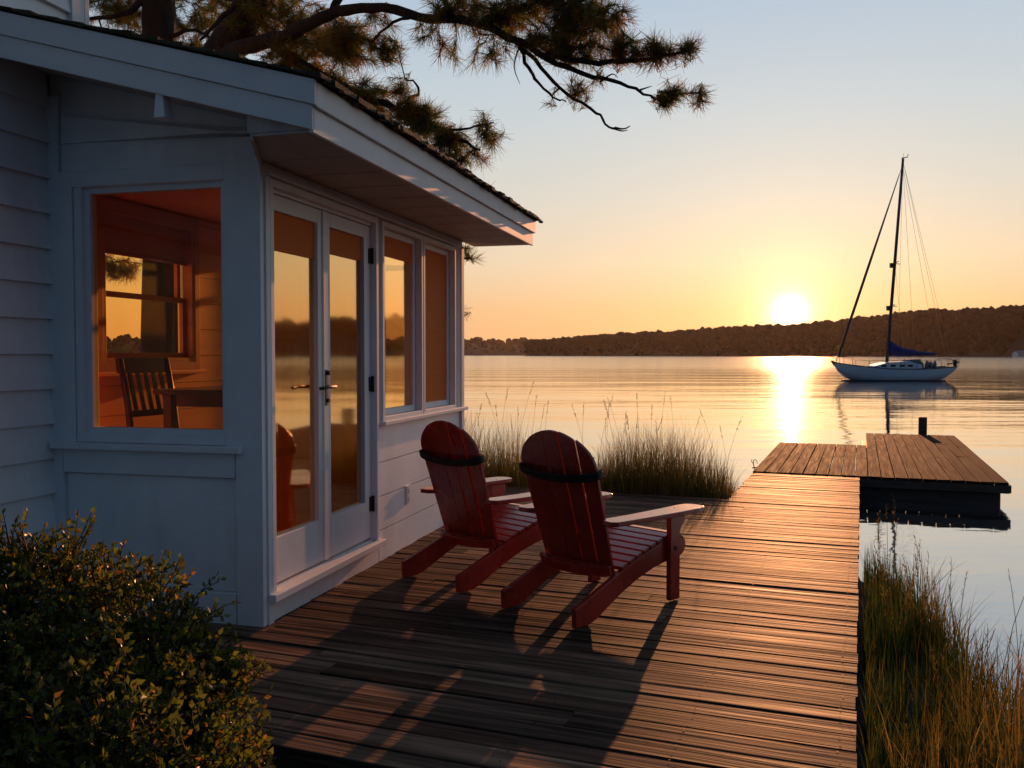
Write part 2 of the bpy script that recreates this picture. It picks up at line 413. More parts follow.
def ring(mb, mp, a0, a1, b0, b1, wd, d0, d1, bottom=True):
    mb.box(*mp(d0, d1, a0, a0 + wd, b0, b1)); mb.box(*mp(d0, d1, a1 - wd, a1, b0, b1))
    mb.box(*mp(d0, d1, a0 + wd, a1 - wd, b1 - wd, b1))
    if bottom: mb.box(*mp(d0, d1, a0 + wd, a1 - wd, b0, b0 + wd))

WIN3, WIN4 = (1.62, 2.385, 1.0, 2.36), (2.455, 3.22, 1.0, 2.36)
DOOR = (.085, 1.50, .17, 2.36)
LEN = 3.475
wall = MB()
# long wall facing the deck: core, then flush boards below the windows
cells(wall, px_, -.115, -.02, .02, LEN - .1, -.03, 2.62, [DOOR, WIN3, WIN4])
z = -.03
for zt in (.217, .457, .697, .955):
    wall.box(-.02, 0, 1.56, LEN - .06, z, zt - .005); z = zt + .002
wall.box(-.02, -.001, .0, 1.56, -.03, .118)
wall.box(-.02, .004, .0, LEN, 2.40, 2.62)
# end wall towards the lake
cells(wall, py_, -LEN, -LEN + .1, -1.506, 0, -.03, 2.62, [(-1.36, -.14, .60, 2.42)])
# left wall
cells(wall, px_, -1.506, -1.40, .1, LEN - .1, -.03, 2.95, [(.47, 1.43, 1.40, 2.37)])
# near wall facing the camera, up to the slope of the roof
NW = (-1.116, -.219, 1.012, 2.383)
cells(wall, py_, -.1, -.02, -1.336, -.02, -.03, 2.44, [NW])
wall.prism([(-1.336, .1, 2.44), (0, .1, 2.44), (0, .1, 2.81), (-1.336, .1, 3.175)], (0, -.08, 0))
wall.build('wall', MAT['white'], house)
b = MB()
for zt in (2.60, 2.795):                          # two wide boards above the window
    b.prism([(-1.25, .02, zt - .16), (-.005, .02, zt - .16), (-.005, .02, min(zt, 2.61)), (-1.25, .02, zt)], (0, -.016, 0))
b.build('gable_board', MAT['white'], house, .002)
b = MB()
b.box(-.155, 0.004, -.020, .02, -.03, 2.60); b.box(-.02, .016, .02, .072, -.03, 2.40)
b.build('corner_board', MAT['whitetrim'], house, .002)
b = MB(); b.box(-1.336, -1.258, -.010, .02, -.03, 2.9)
b.box(-1.25, -.163, -.016, .02, .79, .925); b.box(-1.25, -.163, -.016, .02, -.03, .165)
b.build('panel_rail', MAT['whitetrim'], house, .002)
b = MB(); b.box(-1.242, -.171, .010, .02, .173, .782); b.build('panel', MAT['white'], house)
b = MB(); b.box(LEN and -.02, .018, LEN - .06, LEN + .012, -.03, 2.42); b.build('corner_board', MAT['whitetrim'], house, .002)

def plain_pane(mp, a0, a1, b0, b1, d, m, parent):
    q = MB(); q.box(*mp(d - .003, d, a0, a1, b0, b1)); return q.build('pane', m, parent)
# window in the near wall
b = MB()
ring(b, py_, -1.255, -.13, .93, 2.47, .085, -.02, .016, False)
ring(b, py_, -1.165, -.17, .962, 2.432, .050, -.05, .006)
ring(b, py_, -1.117, -.218, 1.008, 2.387, .037, -.075, -.02)
nwin = b.build('window', MAT['whitetrim'], house, .003)
b = MB(); b.box(-1.305, -.11, -.06, .0, .925, .96); b.build('sill', MAT['whitetrim'], nwin, .004)
plain_pane(py_, -1.082, -.253, 1.043, 2.352, -.045, MAT['warmglass'], nwin)
# windows facing the deck
for (a0, a1, b0, b1), bl, bs in ((WIN3, 2.165, 0), (WIN4, 1.065, .06)):
    b = MB()
    ring(b, px_, a0 - .028, a1 + .028, b0 - .02, b1 + .03, .035, -.03, .020)
    ring(b, px_, a0 + .007, a1 - .007, b0 + .015, b1 - .005, .045, -.085, -.035)
    wn_ = b.build('window', MAT['whitetrim'], house, .003)
    plain_pane(px_, a0 + .05, a1 - .05, b0 + .06, b1 - .05, -.055, MAT['paneglass'], wn_)
    b = MB(); b.box(-.051, -.047, a0 + .053 + bs, a1 - .053, bl, b1 - .051); b.build('pane_band', MAT['pane_band'], wn_)  # added sheet over the glass, standing in for its darker amber zone
b = MB(); b.box(-.02, .05, 1.565, LEN + .03, .955, .985); b.build('sill', MAT['whitetrim'], house, .004)
# french door
b = MB(); ring(b, px_, .06, 1.528, .165, 2.395, .04, -.03, .018, False)
b.box(-.115, -.02, .072, .10, .165, 2.36); b.box(-.115, -.02, 1.487, 1.51, .165, 2.36); b.box(-.115, -.02, .1, 1.487, 2.335, 2.37)
b.build('door_frame', MAT['whitetrim'], house, .003)
b = MB(); b.box(-.115, .055, .02, 1.56, .12, .163); b.build('door_sill', MAT['whitetrim'], house, .005)
for i, (a0, a1, g0, g1, bl) in enumerate(((.103, .785, .155, .70, 2.03), (.790, 1.485, .865, 1.385, 2.085))):
    b = MB()
    b.box(-.075, -.028, a0, g0, .185, 2.33); b.box(-.075, -.028, g1, a1, .185, 2.33)
    b.box(-.075, -.028, g0, g1, .185, .44); b.box(-.075, -.028, g0, g1, 2.245, 2.33)
    if i == 0: b.box(-.028, -.016, .752, .812, .185, 2.33)
    d = b.build('door', MAT['whitetrim'], house, .003)
    plain_pane(px_, g0 - .004, g1 + .004, .436, 2.249, -.058, MAT['paneglass'], d)
    q = MB(); n_ = 34; vv = []
    for k in range(n_ + 1):
        yy = a0 + .02 + (a1 - a0 - .04) * k / n_; xx = -.098 + .006 * math.sin(k * 1.25)
        vv += [(xx, yy, .25), (xx, yy, 2.33)]
    q.add(vv, [(2 * k, 2 * k + 2, 2 * k + 3, 2 * k + 1) for k in range(n_)], None, True); q.build('amber_backing', MAT['sheer'], d)  # added backing that warms the pane and the light entering the room
    q = MB(); q.box(-.054, -.050, g0 + .003, g1 - .003, bl, 2.243); q.build('pane_band', MAT['pane_band'], d)  # sheet added over the upper pane as the dark amber zone in the glass
    if i == 0:
        q = MB(); q.box(-.016, -.010, .767, .797, 1.14, 1.36)
        q.tube([(-.012, .782, 1.255), (.045, .782, 1.255)], .011, 10)
        q.tube([(.042, .79, 1.255), (.046, .70, 1.258), (.044, .62, 1.252), (.030, .60, 1.25)], [.012, .010, .010, .009], 8)
        q.tube([(-.012, .782, 1.34), (.012, .782, 1.34)], .014, 10); q.tube([(-.012, .782, 1.17), (.006, .782, 1.17)], .012, 10)
        q.build('handle', MAT['black'], d)
    else:
        for hz in (.42, 1.25, 2.13):
            q = MB(); q.box(-.03, -.018, 1.452, 1.520, hz - .05, hz + .05); q.tube([(-.012, 1.486, hz - .055), (-.012, 1.486, hz + .055)], .009, 8)
            q.build('hinge', MAT['black'], d)
b = MB(); b.box(-.02, .036, .04, LEN - .05, 2.402, 2.416); b.box(-.02, .024, .04, LEN - .05, 2.416, 2.430); b.build('drip_cap', MAT['whitetrim'], house, .002)
# socket under the windows
b = MB(); b.box(0, .016, 2.055, 2.14, .325, .46)
for oz in (.362, .423): b.box(.016, .021, 2.08, 2.115, oz - .018, oz + .018)
b.build('outlet', MAT['plastic'], house)

# sloping roof, boards under it, fascias
SL = .272
def zr(x): return 2.705 - SL * (x - .59)
b = MB(); b.prism([(.575, -.52, zr(.575) - .045), (.575, -.52, zr(.575)), (-1.75, -.52, zr(-1.75)), (-1.75, -.52, zr(-1.75) - .045)], (0, 4.40, 0), (.6, .6, .6))
rnd = random.Random(3)
for k in range(17):
    xa = .636 - .14 * k; y = -.56
    while y < 4.0:
        wd = rnd.uniform(.09, .19); y2 = min(y + wd, 4.02); t = rnd.uniform(.5, 1.5); j = rnd.uniform(-.022, .006); h = rnd.uniform(.010, .024)
        if xa > -1.6:
            x0, x1 = xa + j, xa - .2
            b.hexa([(x1, y, zr(x1) + .002), (x0, y, zr(x0) + .004 - rnd.uniform(0, .012)), (x0, y2 - .004, zr(x0) + .004 - rnd.uniform(0, .012)), (x1, y2 - .004, zr(x1) + .002),
                    (x1, y, zr(x1) + .006), (x0, y, zr(x0) + .004 + h), (x0, y2 - .004, zr(x0) + .004 + h), (x1, y2 - .004, zr(x1) + .006)], (t, t * rnd.uniform(.9, 1.05), t * rnd.uniform(.7, 1)))
        y = y2
# moss and litter caught along the eave
for k in range(420):
    y = rnd.uniform(-.5, 3.95); x = .60 + rnd.uniform(-.10, .03); q = rnd.uniform(.006, .022)
    iv, jf = ico(); o = Vector((x, y, zr(x) + rnd.uniform(-.012, .02))); sc_ = Vector((rnd.uniform(.7, 1.5), rnd.uniform(.8, 2), rnd.uniform(.5, 1)))
    b.add([o + Vector((p.x * sc_.x, p.y * sc_.y, p.z * sc_.z)) * q * (1 + .4 * noise.noise(p * 3 + o * 9)) for p in iv], jf, (.7, .75, .45))
roof = b.build('roof', MAT['shingle'], house)
b = MB(); y = 0
b.prism([(.003, 0, 2.468), (.545, 0, 2.468), (.545, -.50, 2.468), (.235, -.50, 2.468)], (0, 0, .014))
b.prism([(-.004, -.012, 2.45), (.235, -.503, 2.45), (.235, -.503, 2.60), (-.004, -.012, 2.65)], (.012, .006, 0))
while y < 3.86:
    b.box(.003, .545, y + .008, min(y + .40, 3.86) - .008, 2.468, 2.482); y += .40
b.box(.22, .5445, -.5035, -.495, 2.483, 2.60); b.box(.0, .545, 0, 3.86, 2.484, 2.49)
b.build('soffit', MAT['soffit'], house)
b = MB(); b.box(.545, .566, -.52, 3.87, 2.462, 2.575); b.box(.576, .5865, -.52, 3.885, 2.577, 2.688); b.box(.545, .576, -.52, 3.885, 2.577, 2.655)
b.build('fascia', MAT['whitetrim'], house, .003)
b = MB()
def slope_board(x0, x1, dz0, dz1, y0, y1): b.prism([(x0, y0, zr(x0) - dz0), (x1, y0, zr(x1) - dz0), (x1, y0, zr(x1) - dz1), (x0, y0, zr(x0) - dz1)], (0, y1 - y0, 0))
slope_board(.5865, -1.7, .012, .125, -.545, -.521); slope_board(.566, -1.7, .127, .238, -.530, -.505)
b.build('rake_board', MAT['whitetrim'], house, .003)
b = MB(); y = -.503
b.prism([(.54, -.503, zr(.54) - .20), (-1.336, -.503, zr(-1.336) - .20), (-1.336, -.503, zr(-1.336) - .18), (.54, -.503, zr(.54) - .18)], (0, .48, 0))
b.build('soffit', MAT['soffit'], house)
b = MB()                                          # end of a roof timber showing under the rake
b.prism([(-.262, -.515, 2.70), (-.222, -.515, 2.70), (-.212, -.515, 2.585), (-.272, -.515, 2.585)], (0, .07, 0))
b.build('rafter_tail', MAT['whitetrim'], house, .004)
b = MB()
slope_board(.5, -1.7, .06, .22, 3.84, 3.87); b.build('rake_board', MAT['whitetrim'], house)

# main house: clapboards on the wall left of the sunroom, going up behind the roof
b = MB(); zb = -.12
while zb < 5.4:
    zt = zb + .197
    y1 = -.006 if zb < 2.95 else .27
    b.hexa([(-1.37, -6, zb), (-1.310, -6, zb), (-1.310, y1, zb), (-1.37, y1, zb), (-1.37, -6, zt), (-1.338, -6, zt), (-1.338, y1, zt), (-1.37, y1, zt)])
    zb = zt
b.box(-6, -1.37, -6, .0, -.3, 5.4); b.box(-6, -1.37, .0, .27, 2.9, 5.4); b.box(-6, -1.506, .0, .27, -.3, 2.9)
b.build('wall', MAT['white'], house)
b = MB(); b.box(-1.37, -1.300, .27, .31, 2.8, 5.4); b.box(-1.37, -1.302, .17, .27, 2.8, 5.4); b.build('corner_board', MAT['whitetrim'], house, .003)
b = MB(); b.prism([(-1.0, -6.3, 5.3), (-3.7, -6.3, 6.9), (-6.4, -6.3, 5.3), (-6.4, -6.3, 5.42), (-3.7, -6.3, 7.05), (-1.0, -6.3, 5.42)], (0, 6.9, 0), (1, 1, 1))
b.prism([(-1.37, -5.9, 5.4), (-6, -5.9, 5.4), (-3.7, -5.9, 6.8)], (0, 6.1, 0), (9, 9, 9))
b.build('roof', MAT['shingle'], house)

# inside of the sunroom: floor, ceiling and amber boarding
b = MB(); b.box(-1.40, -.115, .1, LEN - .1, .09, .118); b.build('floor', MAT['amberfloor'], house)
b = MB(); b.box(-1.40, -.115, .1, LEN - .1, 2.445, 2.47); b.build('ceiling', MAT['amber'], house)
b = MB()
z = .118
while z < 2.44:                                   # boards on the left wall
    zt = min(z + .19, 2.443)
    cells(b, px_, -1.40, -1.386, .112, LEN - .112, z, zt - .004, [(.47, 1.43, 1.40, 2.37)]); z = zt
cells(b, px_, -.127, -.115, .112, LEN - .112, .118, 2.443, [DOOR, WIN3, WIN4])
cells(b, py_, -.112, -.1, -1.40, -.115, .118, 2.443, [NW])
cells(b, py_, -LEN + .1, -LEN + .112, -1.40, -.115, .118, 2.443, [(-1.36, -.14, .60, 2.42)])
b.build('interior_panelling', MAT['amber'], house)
b = MB()
ring(b, px_, .415, 1.485, 1.345, 2.425, .055, -1.386, -1.362)
ring(b, px_, .470, 1.43, 1.40, 2.37, .03, -1.44, -1.366)
ring(b, px_, .50, 1.40, 1.43, 1.855, .035, -1.45, -1.42); ring(b, px_, .50, 1.40, 1.825, 2.34, .035, -1.49, -1.46)
sw = b.build('window', MAT['amberdark'], house, .002)
b = MB(); b.box(-1.386, -1.33, .40, 1.50, 1.318, 1.345); b.build('sill', MAT['amber'], sw, .003)
plain_pane(px_, .535, 1.365, 1.465, 1.82, -1.435, MAT['clearglass'], sw)
plain_pane(px_, .535, 1.365, 1.86, 2.305, -1.475, MAT['clearglass'], sw)
b = MB(); b.box(-1.416, -1.410, .505, 1.395, 2.10, 2.338); b.tube([(-1.41, .505, 2.10), (-1.41, 1.395, 2.10)], .012, 8); b.build('pane_band', MAT['amberdark'], sw)  # blind over the upper sash, with its bottom bar
b = MB(); ring(b, py_, -1.36, -.14, .60, 2.42, .06, -LEN + .02, -LEN + .09); b.box(*py_(-LEN + .025, -LEN + .085, -.775, -.725, .66, 2.36))  # unseen lake-end window, added so that sun reaches into the room
added_window = b.build('window', MAT['whitetrim'], house)
plain_pane(py_, -1.305, -.77, .655, 2.365, -LEN + .05, MAT['clearglass'], added_window)
plain_pane(py_, -.73, -.195, .655, 2.365, -LEN + .05, MAT['clearglass'], added_window)

# tall table and chair inside the sunroom
def put(o, v, u, z, rz=0): o.location = hs(u, v, z); o.rotation_euler = (0, 0, -HA + rz)
ch = thing('tall_chair', 'dark slat back wooden chair at the table inside the sunroom', 'chair'); put(ch, -1.0, .66, .15, R(-6))
W = .20
for s in (-1, 1):
    q = MB(); q.tube([(-.24, s * W, 1.275), (-.185, s * W, 1.0), (-.155, s * W, .75), (-.16, s * W, .4), (-.20, s * W, 0)], [.017, .02, .021, .02, .016], 8); q.build('leg', MAT['darkwood'], ch)
    q = MB(); q.tube([(.21, s * W, .75), (.23, s * W, 0)], [.021, .015], 8); q.build('leg', MAT['darkwood'], ch)
q = MB(); q.box(-.17, .24, -W - .015, W + .015, .745, .78); q.build('seat', MAT['darkwood'], ch, .01)
q = MB()
q.prism([(-.252, -W - .02, 1.19), (-.225, -W - .02, 1.185), (-.238, -W - .02, 1.285), (-.262, -W - .02, 1.28)], (0, 2 * W + .04, 0)); q.build('top_rail', MAT['darkwood'], ch, .004)
q = MB(); q.box(-.195, -.17, -W, W, .915, .955); q.build('lower_rail', MAT['darkwood'], ch)
for k in range(5):
    y = -W + .067 * (k + 1); q = MB()
    q.prism([(-.238, y - .014, 1.19), (-.228, y - .014, 1.19), (-.175, y - .014, .95), (-.186, y - .014, .95)], (0, .028, 0)); q.build('slat', MAT['darkwood'], ch)
for xx in (.225, -.18): q = MB(); q.tube([(xx, -W, .3), (xx, W, .3)], .012, 8); q.build('stretcher', MAT['darkwood'], ch)
tb = thing('dining_table', 'dark wooden table beside the slat back chair in the sunroom', 'table'); put(tb, -.60, .80, .118)
q = MB(); q.box(-.37, .37, -.40, .40, 1.095, 1.125); q.build('tabletop', MAT['darkwood'], tb, .006)
q = MB(); q.box(-.30, .30, -.33, .33, 1.02, 1.095); q.build('apron', MAT['darkwood'], tb)
for sx in (-1, 1):
    for sy in (-1, 1):
        q = MB(); q.box(sx * .30 - .028, sx * .30 + .028, sy * .33 - .028, sy * .33 + .028, 0, 1.094); q.build('leg', MAT['darkwood'], tb, .004)
q = MB(); q.tube([(0, 0, 0), (0, 0, .012), (0, 0, .03), (0, 0, .05)], [.03, .035, .03, .034], 12)
cup = q.build('cup', MAT['darkwood']); put(cup, -.60, .62, 1.244); cup['label'] = 'small dark cup on the table in the sunroom'; cup['category'] = 'cup'

# ------------------------------------------------------------------ deck and dock
deck = thing('wooden_deck', 'weathered plank deck running from the sunroom doors out as a narrow dock', 'deck', (0, 0, 0), -DA)   # local x = t, y = s
rnd = random.Random(21)
def plank(m, x0, x1, y0, y1, c, nx=7):
    """one board along x with rounded arrises, a slight warp and cup"""
    th = .036; e = .005; zz = rnd.uniform(-.0015, .0025); tl = rnd.uniform(-.0025, .0025); ph = rnd.uniform(0, 6); am = rnd.uniform(0, .0022)
    prof = [(y0, -th), (y1, -th), (y1, -e), (y1 - e * .3, -e * .3), (y1 - e, 0), ((y0 + y1) / 2, -.0012), (y0 + e, 0), (y0 + e * .3, -e * .3), (y0, -e)]
    n = len(prof); vv = []
    for i in range(nx + 1):
        x = x0 + (x1 - x0) * i / nx; w_ = am * math.sin(ph + x * 1.7); wy = .0015 * math.sin(ph * 2 + x * 1.1)
        for (yy, z_) in prof: vv.append((x, yy + wy, z_ + zz + w_ + tl * (yy - (y0 + y1) / 2) / (y1 - y0) * 2))
    ff = [(i * n + k, (i + 1) * n + k, (i + 1) * n + (k + 1) % n, i * n + (k + 1) % n) for i in range(nx) for k in range(n)]
    ff += [tuple(range(n)), tuple(nx * n + k for k in range(n))[::-1]]
    o = len(m.v); m.add(vv, ff, c, False)
    for i in range(len(ff) - 2): m.sm[len(m.sm) - len(ff) + i] = False
def tone(r):
    q = r.uniform(.5, 1.35); return (q * r.uniform(.94, 1.10), q, q * r.uniform(.94, 1.05))
b = MB(); s = 2.76
while s < 11.38:
    wd = rnd.choice((.112, .128, .136, .14, .145, .158)); s2 = min(s + wd, 11.43)
    wide = s2 < 9.24
    a = -4.4 if wide else -1.235; right = .0 + rnd.uniform(-.005, .004)
    cuts = [a]
    if wide:
        x = a + rnd.uniform(.8, 2.6)
        while x < right - .9: cuts.append(x); x += rnd.choice((1.8, 2.4, 3.0))
    cuts.append(right)
    if not wide: cuts[0] += rnd.uniform(-.012, .012)
    for x0, x1 in zip(cuts, cuts[1:]): plank(b, x0 + .0015, x1 - .0015, s, s2 - rnd.uniform(.006, .011), tone(rnd))
    s = s2
for s_ in range(61):                               # nail heads over the joists
    for x in (-.06, -.62, -1.18, -1.75, -2.3, -2.9, -3.5):
        for q_ in (.03, .105):
            yy = 2.76 + s_ * .1425 + q_ + rnd.uniform(-.012, .012); xx = x + rnd.uniform(-.008, .008)
            if yy > 11.3 or (yy > 9.2 and x < -1.2): continue
            b.add([(xx + .0048 * math.cos(a * math.pi / 3), yy + .0048 * math.sin(a * math.pi / 3), .0052) for a in range(6)], [(0, 1, 2, 3, 4, 5)], (.10, .09, .09))
b.build('planks', MAT['deck'], deck)
b = MB()
for x in (-.06, -.62, -1.18): b.box(x - .02, x + .02, 2.79, 11.40, -.19, -.040)
for x in (-1.75, -2.3, -2.9, -3.5, -4.1): b.box(x - .02, x + .02, 2.79, 9.2, -.19, -.040)
b.box(-4.38, -.02, 2.765, 2.788, -.19, -.039); b.box(-4.38, -1.22, 9.2, 9.222, -.19, -.04)
b.build('joists', MAT['darktimber'], deck)
for y in (5.5, 7.5, 9.4, 11.1):
    for x in (-.1, -1.12): q = MB(); q.tube([(x, y, -1.6), (x, y, -.1)], .06, 10); q.build('post', MAT['darktimber'], deck)

plat = thing('dock_platform', 'wide square planked platform at the lake end of the dock', 'dock platform', (0, 0, 0), -DA)
b = MB(); x = -1.235
while x < 1.56:
    wd = .148; x2 = min(x + wd, 1.585)
    ye = 15.4 + rnd.uniform(-.01, .01) if x2 < .2 else 17.8 + rnd.uniform(-.01, .01)
    cut = [11.44, 11.44 + (ye - 11.44) * rnd.uniform(.35, .75), ye]; wx = x2 - rnd.uniform(.007, .012)
    for c0_, c1_ in zip(cut, cut[1:]):
        m_ = MB(); plank(m_, c0_ + .002, c1_ - .002, x, wx, tone(rnd), 6)
        b.add([(q[1], q[0], q[2] + .012) for q in m_.v], [f[::-1] for f in m_.f], m_.c[0])
    x = x2
b.build('planks', MAT['dockboard'], plat)
b = MB(); b.box(-.02, 1.575, 11.435, 11.475, -.115, -.026); b.box(1.56, 1.60, 11.476, 17.8, -.115, -.026); b.box(-1.22, -1.18, 11.44, 15.38, -.15, -.026)
b.box(.19, 1.56, 17.76, 17.79, -.115, -.026); b.box(-1.18, .185, 15.35, 15.38, -.115, -.026)
b.build('fascia', MAT['darktimber'], plat, .004)
b = MB(); b.box(.02, 1.50, 11.52, 17.7, -.42, -.117); b.build('float', MAT['darktimber'], plat, .02)
b = MB(); b.box(-1.0, -.4, 11.5, 15.3, -.16, -.027); b.build('joists', MAT['darktimber'], plat)

P = pix(922.5, 436, Y=16.4)
mp_ = thing('mooring_post', 'square dark mooring post rising behind the dock platform', 'post', (P.x, P.y, -1.4), -DA)
q = MB(); q.box(-.07, .07, -.07, .07, 0, 1.4 + pix(922, 417, Y=16.4).z); q.build('shaft', MAT['darktimber'], mp_, .012)
q = MB(); q.tube([(.075, -.078, 1.30), (-.075, -.078, 1.30)], .012, 6); q.build('bolt', MAT['black'], mp_)
P = dk(11.9, -1.26, 0)
q = MB()
q.tube([(0, 0, -.10), (-.02, 0, .02), (-.035, .01, .10), (-.02, .02, .16), (.02, .02, .17), (.045, .01, .13), (.05, 0, .08)], [.010, .010, .009, .009, .008, .007, .006], 7)
q.tube([(-.035, .01, .09), (-.075, 0, .13), (-.07, -.01, .18)], [.008, .007, .005], 6); q.tube([(-.07, -.05, 0), (.04, .05, 0)], .012, 6)
q.v = [tuple(.6 * e for e in v_) for v_ in q.v]
q.build('mooring_hook', MAT['black'], None, label='small bent iron mooring hook on the left edge of the dock', category='hook').location = P

# ------------------------------------------------------------------ adirondack chairs
def make_chair():
    t = thing('adirondack_chair', '', 'chair')
    def arc(c, r, a0, a1, n): return [(c[0] + r * math.cos(a0 + (a1 - a0) * i / n), c[1] + r * math.sin(a0 + (a1 - a0) * i / n)) for i in range(n + 1)]
    for s in (-1, 1):
        lower = [(-.47, .0), (-.37, .0), (-.30, .018), (-.20, .066), (-.08, .120), (.06, .172), (.22, .212), (.40, .240)]
        nose = arc((.475, .305), .063, -math.pi / 2, math.pi / 2, 8)
        upper = [(.40, .372), (.22, .332), (.06, .288), (-.08, .243), (-.22, .193), (-.34, .150), (-.42, .120), (-.475, .105)]
        q = MB(); q.prism([(s * .268 - .016, y, z) for y, z in lower + nose + upper], (.032, 0, 0), None, False)
        leg = q.build('rear_leg', MAT['red'], t, .004)
        q = MB(); x = s * .302
        q.prism([(x - .016, y, z) for y, z in ((.335, 0), (.430, 0), (.430, .37), (.432, .40), (.447, .425), (.470, .445), (.480, .475), (.472, .505), (.46, .518), (.335, .518))], (.032, 0, 0))
        fl = q.build('front_leg', MAT['red'], t, .004)
        q = MB(); q.tube([(x + s * .0165, .385, .305), (x + s * .022, .385, .305)], .013, 10); q.build('bolt', MAT['black'], fl)
        out = [(.250, -.215), (.285, -.255), (.345, -.262), (.378, -.235), (.392, -.12), (.412, .10), (.428, .30), (.432, .45), (.424, .52), (.400, .555), (.360, .565), (.310, .56), (.278, .535), (.268, .47), (.270, .30), (.268, .05), (.258, -.12)]
        q = MB(); q.prism([(s * a, b_, .521) for a, b_ in out], (0, 0, .027)); q.build('armrest', MAT['red'], t, .005)
    # back: five boards fanning slightly, cut to a round top
    bt, tp = Vector((0, -.115, .205)), Vector((0, -.375, 1.03))
    L_ = (tp - bt).length; ax = (tp - bt).normalized(); nb = Vector((0, ax.z, -ax.y)) * -1
    def topz(f):                                    # f in -1..1 across
        return L_ - .225 * (1 - math.sqrt(max(0, 1 - (f * .985) ** 2))) ** .9
    def half(h):                                    # half width at height h along the back
        return .250 + .030 * min(1, h / (L_ * .72))
    ns = 5
    for k in range(ns):
        f0, f1 = -1 + 2 * k / ns, -1 + 2 * (k + 1) / ns
        pts = []; g = .0032
        hs_ = [0, .15, .3, .45, .58]
        for h in hs_: pts.append((f0, h))
        e = topz(f0 if f0 != 0 else 0); 
        seq = [f0 + (f1 - f0) * i / 8 for i in range(9)]
        poly = [(half(h) * f0 + g, h) for h in hs_] + [(half(topz(f)) * f + (g if i == 0 else -g if i == 8 else 0), topz(f)) for i, f in enumerate(seq)] + [(half(h) * f1 - g, h) for h in hs_[::-1]]
        cup = .022 * abs((f0 + f1) / 2) ** 2
        q = MB(); q.prism([bt + Vector((x, 0, 0)) + ax * h + nb * (-.010 - cup) for x, h in poly], nb * .020); q.build('back_slat', MAT['red'], t, .003)
    def cross(h, depth, thick, hgt, name, m, hw):
        n = 12; pr = []
        for i in range(n + 1):
            f = -1 + 2 * i / n; x = hw * f; bulge = depth * (1 - f * f)
            c = bt + ax * h + Vector((x, 0, 0)) + nb * (.014 + bulge * .3)
            pr.append((c, c + nb * (thick + bulge * .7)))
        q = MB(); vv = []; 
        for a, b_ in pr: vv += [a, b_, b_ + ax * hgt, a + ax * hgt]
        ff = [(i * 4 + k, i * 4 + (k + 1) % 4, i * 4 + 4 + (k + 1) % 4, i * 4 + 4 + k) for i in range(n) for k in range(4)] + [(0, 3, 2, 1), (n * 4, n * 4 + 1, n * 4 + 2, n * 4 + 3)]
        q.add(vv, ff); return q.build(name, m, t, .003)
    cross(.03, .05, .022, .055, 'back_brace', MAT['red'], .262)
    q = MB(); n = 24; pts = []
    for i in range(n + 1):
        f = -1 + 2 * i / n; x = .284 * f
        pts.append(bt + ax * (.605 - .022 * (1 - f * f)) + Vector((x, 0, 0)) + nb * (.008 + .030 * (1 - abs(f) ** 2.6) ** .8))
    pts = [pts[0] - nb * .045] + pts + [pts[-1] - nb * .045]
    for dz in (0, .015, .030):
        q.tube([p + ax * dz + nb * (.004 if dz == .017 else 0) for p in pts], .0105, 7)
    q.build('back_strap', MAT['strap'], t)
    q = MB()
    for k in range(5):
        f = (k + .5) * .4 - 1
        for h, hw in ((.055, .255), (.64, .275)):
            for e in (-.025, .025):
                c = bt + ax * h + Vector((f * hw + e, 0, 0)) + nb * (.0135 + .02 * (h < .1))
                if h > .1: q.tube([c - nb * .003, c + nb * .0005], .0048, 7)
    for sx in (-1, 1):
        for yy in (.375, .41): q.tube([(sx * .315, yy, .547), (sx * .315, yy, .5495)], .0048, 7)
    q.build('screw', MAT['black'], t)
    # seat slats follow the top of the rails
    up = [(-.10, .249), (.06, .301), (.22, .346), (.40, .386), (.47, .375), (.53, .33)]
    y = -.085
    while y < .50:
        y2 = y + .055; z0, z1 = interp(up, y), interp(up, y2)
        q = MB(); q.prism([(-.285, y, z0 - .009), (-.285, y2, z1 - .009), (-.285, y2, z1 + .011), (-.285, y, z0 + .011)], (.57, 0, 0)); q.build('seat_slat', MAT['red'], t, .004)
        y += .067
    q = MB(); q.box(-.25, .25, .500, .522, .22, .30); q.build('front_apron', MAT['red'], t, .003)
    return t
c0 = make_chair(); c0.location = (.47, 5.235, .004); c0.rotation_euler = (0, 0, R(-45))
c0['label'] = 'red adirondack chair nearer the dock, its right armrest and front leg fully visible'; c0['group'] = 'red adirondack chairs on the deck'
c1 = copy_tree(c0); c1.location = (-.185, 5.955, .004); c1.rotation_euler = (0, 0, R(-45.5))
c1['label'] = 'red adirondack chair next to the house wall under the windows'

# ------------------------------------------------------------------ sailboat at anchor (local -x = bow)
BY = 60.5
S = BY / F
B0 = pix(895, 380, Y=BY)
boat = thing('sailboat', 'white sailboat with tall bare mast and blue sail cover anchored on the lake', 'sailboat', (B0.x, BY, WATER))
def bx(px): return (px - 895) * S
def bz(py): return (380.3 - py) * S
q = MB(); secs = []
for px, wd, keel in ((834, .02, 365.5), (838, .35, 371), (846, .8, 378), (858, 1.15, 383), (880, 1.4, 385), (905, 1.4, 385), (925, 1.2, 383), (940, 1.0, 379.6), (949, .85, 372.5), (951.5, .8, 368.5)):
    sheer = interp([(834, 362.5), (850, 365.5), (880, 368.5), (915, 369), (951.5, 366.5)], px)
    secs.append((px, wd, keel, sheer))
n = 12; vv = []
for px, wd, keel, sheer in secs:
    for k in range(n + 1):
        a = math.pi * k / n; c = math.cos(a); ss = math.sin(a)
        vv.append((bx(px), wd * (abs(c) ** .75) * (1 if c > 0 else -1), bz(sheer) + (bz(keel) - bz(sheer)) * ss ** .65))
